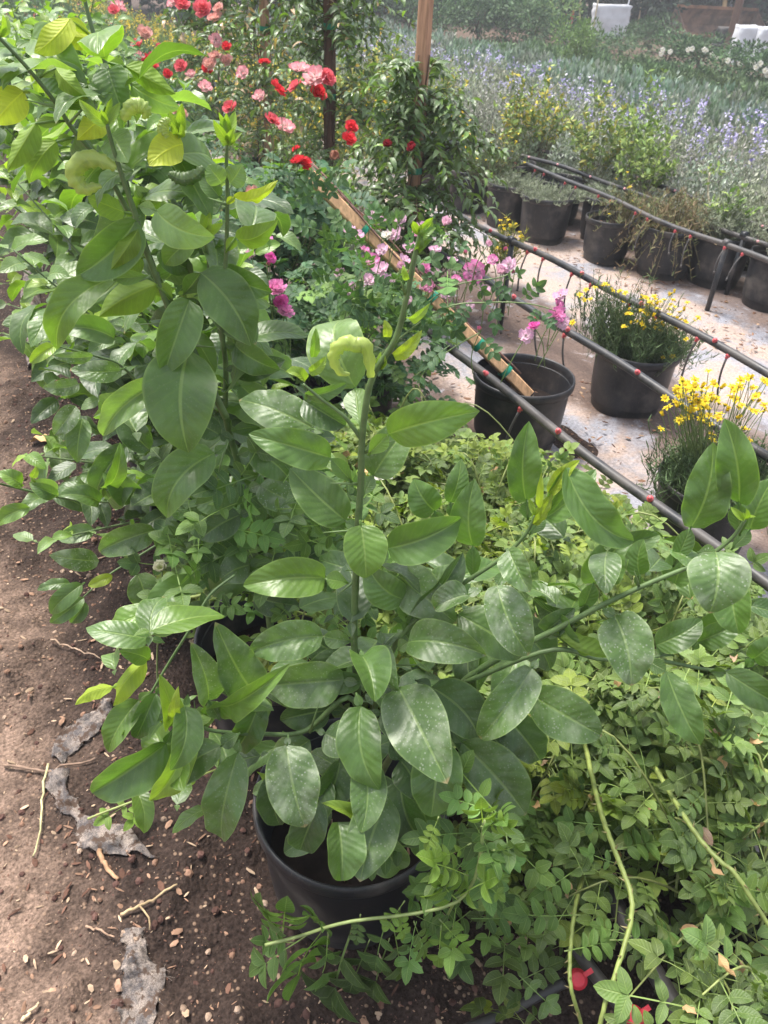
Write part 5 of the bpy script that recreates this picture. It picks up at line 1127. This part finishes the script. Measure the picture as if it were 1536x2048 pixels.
# yellow-green broadleaf shrubs behind the pipes
def lean_shrub(x,y,label,h,Rr,n,seed,col,yt):
    return scrub((x,y),label,Rr,h,n,seed,col+[yt],zb=.3,name='leafy_shrub',cat='leafy shrub',group='yellow-green shrubs behind the pipes',tpl=T_DIA,ls=(.035,.06),up=.5,stemcol=(.2,.17,.1))
YG=[(.20,.29,.07),(.27,.35,.09),(.15,.23,.07)]
for k,(px_,py_,X,h,Rr,n,yt,l) in enumerate([(1035,270,4.0,.62,.26,34,(.50,.42,.06),'yellow-tipped shrub directly right of the bare stake'),(1090,250,4.1,.70,.22,30,(.55,.46,.07),'yellowest shrub, its gold shoots above the pipes'),(1195,300,4.0,.72,.26,40,(.38,.36,.08),'tall olive-yellow shrub in the middle of the pipe line'),(1300,300,4.05,.55,.24,34,(.2,.28,.06),'rounder green shrub against the silver foliage'),(765,185,3.75,.72,.34,60,(.55,.46,.05),'golden shrub between the dark stake and the bare stake'),(700,250,3.4,.55,.34,60,(.40,.36,.06),'olive shrub with yellow specks behind the dark stake'),(890,200,4.2,.6,.25,30,(.55,.47,.06),'yellow shoot bush just behind the bare stake'),(1290,240,4.35,.75,.22,30,(.16,.26,.05),'tall bright green shrub rising through the silver field'),(1465,415,3.97,.30,.14,16,(.18,.33,.05),'small fresh green seedling near the right pipes')]):
    p=atx(px_,py_,X); lean_shrub(X,p[1],l,h,Rr,n,20+k,YG,yt)
b=MB(); P=spline([atx(1420,415,3.97),atx(1416,380,3.97),atx(1420,345,3.97)],8); b.tube(P,.006,6,(.45,.40,.28,0)); A=[P[-1]+rng.normal(0,.03,3) for _ in range(22)]; 
o=b.build('sapling',M['bark'],org=P[0]); tag(o,'pale bare sapling stem with a few leaves on top by the pipes','sapling'); f=MB(); f.inst(T_DIA,frames(A,rng.normal(0,1,(22,3)),rng.normal(0,1,(22,3)),rng.uniform(.03,.05,22)),rcol(22,(.22,.30,.06))); f.build('foliage',M['small'],o,org=P[0])
# ------------------------------------------------------------ the field
def bush_field(name, xr, yr, dx, dy, h, Rr, nst, nlf, col, ls, seed, kind='stuff', flower=None, blade=T_DIA, zj=.15, up=.9, wid=1.):
    r=np.random.default_rng(seed); b=MB(); A=[];D=[];S=[];C=[];FA=[];FC=[]
    X=np.arange(*xr,dx); Y=np.arange(*yr,dy)
    for x in X:
        for y in Y:
            cx=x+r.normal(0,dx*.18); cy=y+r.normal(0,dy*.18); hh=h*r.uniform(1-zj,1+zj); px_,py_,d=proj([cx,cy,hh]); 
            if d<1 or px_<-260 or px_>1800 or py_<-260: continue
            k=max(.35,min(1.,6.5/d)); sz=1/k**.6; ns=int(nst*k); n=ns*nlf; tint=r.uniform(.85,1.15)*(1+r.uniform(-.08,.08,3))
            th=r.uniform(0,6.3,ns); rr=Rr*np.sqrt(r.random(ns)); ex=np.cos(th)*rr; ey=np.sin(th)*rr; ez=hh*(1-.40*(rr/Rr)**2)*r.uniform(.72,1.08,ns)
            t=r.uniform(.30,1.,(ns,nlf)); P=np.stack([cx+ex[:,None]*(.45+.55*t),cy+ey[:,None]*(.45+.55*t),ez[:,None]*t],-1).reshape(-1,3)+r.normal(0,.012,(n,3)); A.append(P)
            D.append(np.column_stack([r.normal(0,.6,n)+np.repeat(ex,nlf)*.8,r.normal(0,.6,n)+np.repeat(ey,nlf)*.8,np.full(n,up)+r.normal(0,.35,n)])); S.append(r.uniform(*ls,n)*sz)
            c=np.array(col)[r.integers(0,len(col),n)]*tint*r.uniform(.75,1.25,(n,1)); C.append(np.hstack([c,np.zeros((n,1))]))
            if flower is not None:
                m=max(1,int(flower[1]*k)); q=r.integers(0,ns,m); tip=np.column_stack([cx+ex[q],cy+ey[q],ez[q]])
                for w in range(flower[2]): FA.append(tip+np.column_stack([r.normal(0,.014,m),r.normal(0,.014,m),r.uniform(0,.11,m)])); FC.append(np.hstack([np.array(flower[0])[r.integers(0,len(flower[0]),m)]*r.uniform(.8,1.2,(m,1)),np.zeros((m,1))]))
    A=np.vstack(A);D=np.vstack(D);S=np.concatenate(S);C=np.vstack(C); n=len(A); tp=(blade[0]*[wid,1,1],)+blade[1:]; b.inst(tp,frames(A,D,r.normal(0,.8,(n,3))+[0,-.2,.8],S),C)
    if FA: FA=np.vstack(FA);FC=np.vstack(FC);n=len(FA); b.inst((T_DIA[0]*[1.6,1,1],)+T_DIA[1:],frames(FA,r.normal(0,1,(n,3)),r.normal(0,1,(n,3)),r.uniform(.022,.038,n)),FC)
    o=b.build(name,M['small'],smooth=False); tag(o,kind=kind); return o
SIL=[(.25,.28,.19),(.32,.345,.26),(.20,.24,.15),(.42,.43,.36)]
o=bush_field('silver_shrubs',(4.22,4.90),(2.0,10.),.28,.34,.64,.29,165,15,SIL,(.022,.04),1)
tag(o,'grey green mass of fine silvery shrubs behind the pipes','silver shrubs')
o=bush_field('purple_sage',(4.95,6.35),(2.6,15.),.44,.46,.60,.36,90,14,[(.25,.285,.19),(.34,.355,.28),(.20,.245,.155)],(.028,.05),2,flower=([(.44,.39,.64),(.52,.48,.69),(.38,.33,.58),(.62,.60,.68)],10,10),up=1.1)
tag(o,'band of purple flowering grey-leaved sage across the field','purple sage')
o=bush_field('upright_herbs',(6.55,8.4),(3.2,20.),.46,.5,.50,.36,70,15,[(.21,.28,.19),(.27,.33,.25),(.165,.235,.145),(.34,.39,.32)],(.045,.08),3,up=2.2)
tag(o,'band of upright blue-green herbs beyond the purple sage','upright herbs')
o=bush_field('low_green_cover',(8.9,12.5),(4.,16.),.7,.7,.22,.45,46,13,[(.10,.16,.07),(.13,.20,.085),(.08,.13,.06)],(.05,.09),9)
tag(o,'low green plants in front of the rusty bucket','low green plants')
o=bush_field('yellow_groundcover',(2.6,4.0),(6.4,26.),.5,.5,.50,.38,60,13,[(.14,.20,.06),(.18,.24,.07),(.3,.3,.05)],(.03,.05),4,flower=([(.72,.50,.03),(.65,.52,.06)],16,7))
tag(o,'yellow flowering low shrubs in the far rows behind the roses','yellow shrubs')
o=bush_field('green_groundcover',(.7,2.4),(8.,26.),.55,.55,.62,.42,55,13,[(.10,.17,.06),(.14,.22,.07),(.08,.14,.05)],(.035,.06),5,flower=([(.62,.10,.12),(.72,.45,.40),(.7,.52,.05)],3,8))
tag(o,'mixed green shrubs with specks of bloom in the far rows','green shrubs')
for k,(x,y) in enumerate([(2.75,10.2),(2.8,11.8),(2.75,8.9)]): pot(x,y,'row of black pots under far yellow shrubs',R=.3,H=.42,group='pots under far yellow shrubs')
# individual shrubs beyond
def far_shrub_mesh(seed,col,ls,n,h=1.,R=.8,tpl=T_DIA,flat=.0):
    r=np.random.default_rng(seed); b=MB(); k=14; cen=np.column_stack([r.normal(0,R*.42,k),r.normal(0,R*.42,k),r.uniform(.2,.85,k)*h]); q=r.integers(0,k,n); d=r.normal(0,1,(n,3)); d/=np.linalg.norm(d,axis=1)[:,None]; rad=r.uniform(.6,1.,(n,1))**.5*np.array([R*.42,R*.42,h*.26]); P=cen[q]+d*rad; P[:,2]=np.clip(P[:,2],.03,None)
    tint=r.uniform(.72,1.3,(k,1))[q]; c=np.array(col)[r.integers(0,len(col),n)]*tint*r.uniform(.75,1.25,(n,1)); b.inst(tpl,frames(P,d+[0,0,.3],r.normal(0,.6,(n,3))+d*.5+[0,0,.6],r.uniform(*ls,n)),np.hstack([c,np.zeros((n,1))])); return b
GR=[(.055,.10,.05),(.075,.135,.06),(.10,.17,.07)]; GRY=[(.12,.20,.06),(.16,.25,.07)]; DK=[(.022,.045,.028),(.032,.06,.034),(.045,.08,.042)]
FS=[far_shrub_mesh(i,[GR,GR,GRY,GR][i],(.07,.13),1500,1.,.85).mesh('foliage',M['small']) for i in range(4)]; FT=MB(); 
for a in range(5): FT.tube([[0,0,0],[.16*cos(a*1.26),.16*sin(a*1.26),.55]],[.02,.008],5,(.10,.075,.05,0))
FTM=FT.mesh('stem',M['bark'])
def far_shrub(px_,py_,X,s,hs,v,label,group='shrubs beyond the herb band',fl=None):
    p=atz(px_,py_,0) if X is None else X; root=empty('shrub',(p[0],p[1],0),label,'shrub',group); f=link('foliage',FS[v],root); f.scale=(s,s,hs); f.rotation_euler=(0,0,rng.uniform(0,6.3)); t=link('stem',FTM,root); t.scale=(s,s,hs)
    return root
for px_,py_,s,hs,v,l in [(760,42,1.1,1.2,0,'green shrub in front of the blue tank'),(815,48,1.0,1.05,1,'shrub between the blue tank and the bare stake top'),(880,60,.9,.9,3,'low dark shrub just behind the bare stake top'),(955,62,1.0,1.1,0,'shrub in front of the dark crate stack'),(1010,62,1.0,1.0,1,'green shrub below the dead tree stump'),(1062,72,1.0,1.1,3,'shrub beside the first bamboo cane'),(1088,58,.9,1.0,2,'bright yellow-green shrub between bamboo canes'),(1140,82,.8,.5,0,'low shrub before the red stakes'),(1180,95,.7,.42,1,'dark shrub at the foot of the white sack'),(1240,92,.7,.40,3,'shrub covering the white sack base'),(1296,86,.62,.78,0,'big dark green shrub right of the white sack'),(1268,74,.5,.55,1,'narrow shrub behind the white sack edge'),(1150,120,.5,.8,2,'fresh lime green shrub rising from the purple sage')]:
    far_shrub(px_,py_+18,None,s,hs,v,l)
WH=flower_mesh('white',0)
for k,(px_,py_,l,fl) in enumerate([(1395,128,'white rose shrub before the rusty bucket',[(1325,100),(1340,104),(1384,98),(1376,100),(1408,100),(1424,110),(1412,102),(1432,116)]),(1465,150,'white rose shrub below the white sacks',[(1455,122),(1480,128),(1505,126),(1510,140),(1495,150)]),(1535,165,'white rose shrub at the right frame edge',[(1530,142),(1520,128),(1512,135),(1534,150)]),(1330,118,'green rose shrub left of the upside-down pot',[(1322,108),(1395,124)])]):
    p=atz(px_,py_+14,0); rt_=far_shrub(0,0,p,.85,.62,[0,1,0,3][k],l,'white roses by the machine'); h_=p[:2]@HD[:2]
    for x_,y_ in fl:
        P=ath(x_,y_,h_-.5); o=link('flower',WH,rt_,P-np.array([p[0],p[1],0])); o.scale=(.05,)*3; orient(o,nrm(CAM-P+[0,0,6]))
# backdrop trees
TM=[]
for i in range(3):
    b=MB(); r=np.random.default_rng(90+i)
    for k in range(34):
        c=np.array([r.normal(0,1.5),r.normal(0,1.3),r.uniform(.3,4.6)]); m=170; d=r.normal(0,1,(m,3)); d/=np.linalg.norm(d,axis=1)[:,None]; P=c+d*r.uniform(.35,.8,(m,1)); P[:,2]=np.clip(P[:,2],.05,None); cc=np.array(DK)[r.integers(0,3,m)]*r.uniform(.6,1.5)*r.uniform(.8,1.2,(m,1)); b.inst(T_DIA,frames(P,d+r.normal(0,.6,(m,3)),d+[0,0,.5]+r.normal(0,.4,(m,3)),r.uniform(.16,.30,m)),np.hstack([cc,np.zeros((m,1))]))
    TM.append(b.mesh('crown',M['small']))
b=MB(); b.tube([[0,0,-.1],[.05,0,1.2],[0,.1,2.6],[.1,0,4.]],[.16,.13,.10,.04],9,(.09,.065,.045,0))
for a in range(6): b.tube([[0,0,1.+.3*a],[.9*cos(a*2.1),.9*sin(a*2.1),1.8+.4*a]],[.06,.02],6,(.09,.065,.045,0))
TRK=b.mesh('trunk',M['bark'])
TL=['dark tree behind the blue tank','dark tree behind the crate stack','dark tree behind the dead stump','dark tree behind the bamboo canes','dark tree behind the red stakes','dark tree behind the white sack','dark tree left of the rusty bucket','dark tree above the rusty bucket','dark tree behind the brown post','dark tree behind the machine boom','leafy tree at the far right behind the machine','dark tree beyond the far left rows','second dark tree beyond the far left rows','third dark tree beyond the far left rows']
tp=[(700,16),(860,18),(985,22),(1070,26),(1130,28),(1210,32),(1290,36),(1370,42),(1440,46),(1500,50),(1570,54),(430,2),(560,8),(250,-6)]
for k,(x_,y_) in enumerate(tp):
    d=ray(x_,y_); p=CAM+d*((30.2+.9*(k%3)) if k<11 else 25.+k%3)/(d@HD); root=empty('tree',(p[0],p[1],0),TL[k],'tree','trees closing the back of the nursery'); c=link('crown',TM[k%3],root); c.rotation_euler=(0,0,k*1.3); c.scale=(.95+.1*(k%3),)*3; link('trunk',TRK,root)
# ------------------------------------------------------------ things at the back
def bk(px_,py_,z=0.): return atz(px_,py_,z)
RTH=nrm([rt[0],rt[1],0]); ZZ=ZA
p=bk(1421,78); wd=2.75; s=nrm(RTH*.98+HD*.20); d=nrm(np.cross(s,ZZ)); d=d if d@HD<0 else -d      # d: towards the camera
root=empty('wheel_loader',(*p[:2],0),'rusty front bucket of a dark blue loader behind white sacks','loader')
prof=[(.75,.16),(.2,.10),(-.25,.16),(-.42,.36),(-.36,.62),(-.22,.82)]; b=MB(); o0=np.array([p[0],p[1],0])-s*wd*.5+d*.2
for sg in (0,.03):
    V=[];
    for q,(dd,zz) in enumerate(prof):
        for t in (0,1): V.append(o0+s*wd*t+d*(dd-sg)+ZZ*(zz-sg*.5))
    Q=[[2*q,2*q+1,2*q+3,2*q+2] for q in range(len(prof)-1)]; b.add(V,Q if sg==0 else [f[::-1] for f in Q],None,None,(.20,.115,.075,0))
lip=o0+d*.75+ZZ*.13+s*wd/2; b.box(lip,s*wd/2,d*.10,ZZ*.035,(.17,.085,.055,0)); b.box(o0+d*-.20+ZZ*.82+s*wd/2,s*wd/2,d*.05,ZZ*.04,(.26,.13,.07,0))
for t in (0,1):
    base=o0+s*wd*t; V=[base+d*dd+ZZ*zz for dd,zz in prof]; V2=[v+s*.03*(1 if t else -1) for v in V]; k=len(V); T=[[0,i,i+1] for i in range(1,k-1)]; b.add(V+V2,[[i,(i+1)%k,(i+1)%k+k,i+k] for i in range(k)],T+[[k,k+i+1,k+i] for i in range(1,k-1)],None,(.19,.12,.09,0))
b.build('bucket',M['rust'],root,smooth=False); m=MB(); 
for k in range(16): c=o0+s*wd*rng.uniform(.45,.85)+d*rng.uniform(.0,.35)+ZZ*.17; m.inst(lump_tpl(30+k),frames([c],[s],[ZZ],[rng.uniform(.18,.34)]),[(.05,.035,.03)])
m.build('soil_load',M['chip'],root,smooth=False)
bm=MB(); c0=o0+s*(wd*.80)-d*.5+ZZ*.70; c1=o0+s*(wd*1.30)-d*2.4+ZZ*1.25; ax=nrm(c1-c0); upv=nrm(np.cross(ax,np.cross(ZZ,ax))); sd=np.cross(ax,upv); bm.box((c0+c1)/2,ax*np.linalg.norm(c1-c0)/2,sd*.09,upv*.20,(.016,.03,.055,0)); bm.build('boom',M['paint'],root,smooth=False)
q1=(c0+c1)/2; bs=MB(); nf=sd if sd@(CAM-q1)>0 else -sd; bs.box(q1+nf*.095+upv*.12,ax*np.linalg.norm(c1-c0)/2,nf*.006,upv*.012,(.75,.76,.78,0)); bs.build('stripe',M['paint'],root,smooth=False)
fc=bpy.data.curves.new('lettering','FONT'); fc.body='624K'; fc.size=.22; fc.extrude=.003; tmpo=bpy.data.objects.new('lettering',fc); fo=bpy.data.objects.new('model_number',bpy.data.meshes.new_from_object(tmpo)); bpy.data.objects.remove(tmpo); COL.objects.link(fo); fo.parent=root
import mathutils
xd=ax if ax@rt>0 else -ax; yd=nrm(np.cross(nf,xd)); fo.matrix_local=mathutils.Matrix([[xd[0],yd[0],nf[0],0],[xd[1],yd[1],nf[1],0],[xd[2],yd[2],nf[2],0],[0,0,0,1]]); fo.location=[float(v) for v in (q1+nf*.10-xd*.05-yd*.10)-np.array([p[0],p[1],0])]
mw=bpy.data.materials.new('white_lettering'); mw.use_nodes=True; mw.node_tree.nodes['Principled BSDF'].inputs['Base Color'].default_value=(.75,.76,.78,1); fo.data.materials.clear(); fo.data.materials.append(mw)
wh=MB(); wc=o0+s*(wd*1.18)-d*1.55+ZZ*.62; th=np.linspace(0,2*pi,33)[:-1]
ring=[(.34,-.22),(.5,-.24),(.62,-.2),(.66,-.1),(.66,.1),(.62,.2),(.5,.24),(.34,.22)]; V=[]
for a in th:
    for rr,w in ring: V.append(wc+(d*cos(a)+ZZ*sin(a))*rr+s*w)
k=len(ring); Q=[[i*k+q,i*k+q+1,((i+1)%32)*k+q+1,((i+1)%32)*k+q] for i in range(32) for q in range(k-1)]; wh.add(V,Q,None,None,(.07,.06,.055,0))
for i in range(22):
    for sg in (-1,1): a=2*pi*(i+.25*sg)/22; wh.box(wc+(d*cos(a)+ZZ*sin(a))*.675+s*.11*sg,s*.10,(d*cos(a)+ZZ*sin(a))*.03,(d*-sin(a)+ZZ*cos(a))*.045,(.085,.07,.06,0))
wh.build('tyre',M['rubber'],root,smooth=False); hb=MB(); hb.box(wc,d*.22,s*.2,ZZ*.22,(.35,.24,.04,0)); hb.build('hub',M['paint'],root,smooth=False)
bd=MB(); bd.box(o0+s*(wd*1.35)-d*3.6+ZZ*1.5,s*.9,d*1.3,ZZ*.75,(.018,.025,.04,0)); bd.build('body',M['paint'],root,smooth=False); hy=MB(); hy.tube([o0+s*wd*.72-d*.45+ZZ*.6,o0+s*wd*1.0-d*1.9+ZZ*1.2],.055,10,(.6,.6,.62,0)); hy.tube([o0+s*wd*.62-d*.4+ZZ*.8,o0+s*wd*.9-d*1.8+ZZ*1.35],.07,10,(.45,.28,.12,0)); hy.build('hydraulic_ram',M['paint'],root)
# white sacks, upside-down pot, post
def sack(c, w, h, label, dp=None, puff=.06, seed=0, taper=0.):
    r=np.random.default_rng(seed); dp=dp or w; b=MB(); n=14; K=32; V=[]
    for i in range(n):
        t=i/(n-1); 
        for k in range(K):
            a=2*pi*k/K; ca,sa=cos(a),sin(a); e=.42; x_=math.copysign(abs(ca)**e,ca); y_=math.copysign(abs(sa)**e,sa); f=1+puff*sin(pi*t)+.03*sin(a*5+t*9+seed)+.02*sin(a*2-t*23)+r.normal(0,.010); wt=1-taper*(1-t); V.append(c+RTH*x_*w/2*f*wt+HD*y_*dp/2*f*wt+ZZ*(t*h+.012*sin(a*3+t*5)*(t>.1)))
    Q=[[i*K+k,i*K+(k+1)%K,(i+1)*K+(k+1)%K,(i+1)*K+k] for i in range(n-1) for k in range(K)]; V.append(c+ZZ*(h*.93)); T=[[n*K,(n-1)*K+k,(n-1)*K+(k+1)%K] for k in range(K)]; b.add(V,Q,T,None,(.62,.63,.67,0)); o=b.build('bulk_sack',M['sheet'],org=c); return tag(o,label,'sack','white woven sacks')
sack(bk(1478,128),.50,.74,'white upright sack right of the brown post',seed=1,puff=.02); sack(bk(1517,132),.50,.74,'white upright sack at the right edge in front of the tyre',seed=2,puff=.02)
c=bk(1213,78); so=sack(c+ZZ*.03,1.05,.80,'big wrinkled white sack hung between bamboo canes',dp=.5,seed=5,puff=.05,taper=.14)
for sg in (-1,1): e=MB(); q=c+RTH*.42*sg+ZZ*.8; e.tube([q,q+ZZ*.12+RTH*.02*sg,q+ZZ*.2],[.025,.02,.008],6,(.75,.75,.77,0)); e.build('lifting_loop',M['sheet'],so,org=np.array(so.location))
p=bk(1440,108); o=pot(p[0],p[1],'upside-down black pot stacked on another beside the brown post',R=.26,H=.40,group='spare black pots by the machine',z=.0); o.location=(p[0],p[1],.58); o.rotation_euler=(pi,0,0); o2=pot(p[0],p[1],'black pot under the upside-down pot',R=.27,H=.16,group='spare black pots by the machine')
p=bk(1451,112); stake((p[0],p[1],-.1),(p[0],p[1],3.2),.085,'thick weathered brown post between the bucket and white sacks','post',(.13,.075,.055),name='wooden_post')
for (x0,y0,x1,y1,r_,cl,l) in [(1110,68,1115,-10,.02,(.52,.42,.26),'first bamboo cane left of the red stakes'),(1157,70,1162,-10,.02,(.52,.42,.26),'bamboo cane right of the red stakes'),(1181,84,1198,-8,.018,(.50,.42,.28),'bamboo cane along the left side of the white sack'),(1271,60,1283,4,.02,(.50,.38,.24),'leaning bamboo cane right of the white sack'),(1127,46,1135,16,.028,(.45,.08,.07),'shorter upper red stake'),(1136,68,1148,16,.028,(.45,.08,.07),'longer lower red stake'),(1326,60,1337,14,.02,(.14,.08,.06),'thin dark stick left of the bucket')]:
    h_=bk(x0,y0+10)[:2]@HD[:2]; A=ath(x0,y0+10,h_); B=ath(x1,y1,h_); stake(A,B,r_,l,'garden cane',cl,'canes and stakes by the white sack',sq='red' in l,name='garden_cane')
# dead stump, blue tank, crates
p=bk(1022,44); root=empty('dead_tree',(*p[:2],0),'brown dead stump with two bare pale limbs behind the shrubs','dead tree'); b=MB(); b.tube([[p[0],p[1],-.1],[p[0],p[1],.6],[p[0]+.05,p[1],1.9]],[.42,.3,.24],12,(.24,.13,.10,0)); b.build('trunk',M['bark'],root); b=MB()
for sg,cl in ((1,(.42,.26,.18)),(2.2,(.38,.30,.2))): b.tube(spline([p+ZZ*1.9+RTH*.1*sg,p+ZZ*1.35+RTH*.36*sg,p+ZZ*.95+RTH*.5*sg,p+ZZ*.72+RTH*.35*sg],10),[.07]*10,8,(*cl,0))
b.build('limb',M['bark'],root)
p=bk(735,22); b=MB(); b.lathe([(0,0),(.70,0),(.74,.06),(.74,.5),(.76,.54),(.74,.58),(.74,1.1),(.76,1.14),(.74,1.18),(.74,1.6),(.6,1.72),(.2,1.76),(0,1.76)],36,(.035,.10,.36,0)); o=link('water_tank',b.mesh('water_tank',M['paint'])); o.location=(p[0],p[1],0); tag(o,'blue ribbed plastic tank far behind the green shrubs','tank'); c=MB(); c.lathe([(0,1.75),(.22,1.75),(.22,1.84),(0,1.84)],20,(.02,.02,.025,0)); c.build('lid',M['paint'],o,org=(0,0,0))
p=bk(816,24); b=MB(); b.lathe([(0,0),(.55,0),(.58,.05),(.58,1.0),(.55,1.08),(0,1.1)],32,(.04,.12,.40,0)); o=link('barrel',b.mesh('barrel',M['paint'])); o.location=(p[0],p[1],0); tag(o,'smaller blue barrel half hidden by shrubs left of the bare stake','barrel')
def crate(c, w, h, dp, label):
    root=None; b=MB()
    for sg in (-1,1): b.box(c+RTH*w/2*sg+ZZ*h/2,RTH*.02,HD*dp/2,ZZ*h/2,(.016,.018,.028,0)); b.box(c+HD*dp/2*sg+ZZ*h/2,RTH*(w/2-.02),HD*.02,ZZ*h/2,(.016,.018,.028,0))
    b.box(c+ZZ*.03,RTH*(w/2-.03),HD*(dp/2-.03),ZZ*.03,(.016,.018,.028,0))
    for zz in (.15,.5,.9): b.box(c-HD*(dp/2+.03)+ZZ*h*zz,RTH*w/2,HD*.012,ZZ*.03,(.03,.033,.045,0))
    for xx in (-.3,0,.3): b.box(c-HD*(dp/2+.028)+ZZ*h*.5+RTH*w*xx,RTH*.03,HD*.008,ZZ*h*.5,(.022,.025,.036,0))
    o=b.build('plastic_crate',M['paint'],org=c,smooth=False); tag(o,label,'crate','dark crates at the back')
p=bk(950,40); crate(p,1.7,.75,1.1,'lower dark blue-black crate right of the bare stake top'); crate(p+ZZ*.78,1.7,.75,1.1,'upper dark crate in the stack right of the bare stake top'); p=bk(894,30); crate(p,1.3,1.3,1.1,'tall dark crate directly behind the bare stake top')
# ------------------------------------------------------------ light, camera
w = bpy.data.worlds.new('World'); SC.world = w; w.use_nodes = True; nt = w.node_tree; nt.nodes.clear()
sky = nt.nodes.new('ShaderNodeTexSky'); sky.sky_type='NISHITA'; sky.sun_disc=False; bg = nt.nodes.new('ShaderNodeBackground'); out = nt.nodes.new('ShaderNodeOutputWorld')
SUN_EL, SUN_AZ = radians(68), radians(-25)     # azimuth from +Y towards +X
sky.sun_elevation=SUN_EL; sky.sun_rotation=SUN_AZ; sky.air_density=1.; sky.dust_density=3.; sky.ozone_density=1.
hs = nt.nodes.new('ShaderNodeHueSaturation'); hs.inputs['Saturation'].default_value=.45; nt.links.new(sky.outputs[0],hs.inputs['Color']); nt.links.new(hs.outputs[0],bg.inputs[0]); bg.inputs[1].default_value=.12; nt.links.new(bg.outputs[0],out.inputs[0])
ld = bpy.data.lights.new('sun','SUN'); ld.energy=2.2; ld.angle=radians(13); ld.color=(1.,.95,.88); so = bpy.data.objects.new('sun',ld); COL.objects.link(so)
dv = mathutils.Vector((sin(SUN_AZ)*cos(SUN_EL),cos(SUN_AZ)*cos(SUN_EL),sin(SUN_EL))); so.rotation_mode='QUATERNION'; so.rotation_quaternion = mathutils.Vector((0,0,1)).rotation_difference(dv); so.location=dv*20
cd = bpy.data.cameras.new('camera'); cam = bpy.data.objects.new('camera',cd); COL.objects.link(cam); SC.camera=cam
cd.sensor_fit='VERTICAL'; cd.sensor_height=36.; cd.sensor_width=27.; cd.lens=F/2048*36.; cd.clip_start=.02; cd.clip_end=500
cam.matrix_world = mathutils.Matrix([[rt[0],up[0],-fw[0],0],[rt[1],up[1],-fw[1],0],[rt[2],up[2],-fw[2],CZ],[0,0,0,1]])
cd.dof.use_dof=True; cd.dof.focus_distance=1.05; cd.dof.aperture_fstop=15.
vs=SC.view_settings; vs.view_transform='Standard'; vs.look='None'; vs.exposure=EXPO; vs.gamma=1.
SC.cycles.max_bounces=8; SC.cycles.transmission_bounces=6; SC.cycles.diffuse_bounces=4; SC.cycles.use_denoising=True

hz = NT('lens_veil'); pv = hz.n('VolumePrincipled', {'Color':(.93,.96,1.), 'Density':VEIL}); hz.t.links.new(pv.outputs[0], hz.out.inputs['Volume'])  # thin volume added to imitate lens glare washing out the top
if VEIL: b = MB(); b.box((9,19,3.2),(42,0,0),(0,45,0),(0,0,4.6)); tag(b.build('veil_volume', hz.m, smooth=False), kind='stuff')
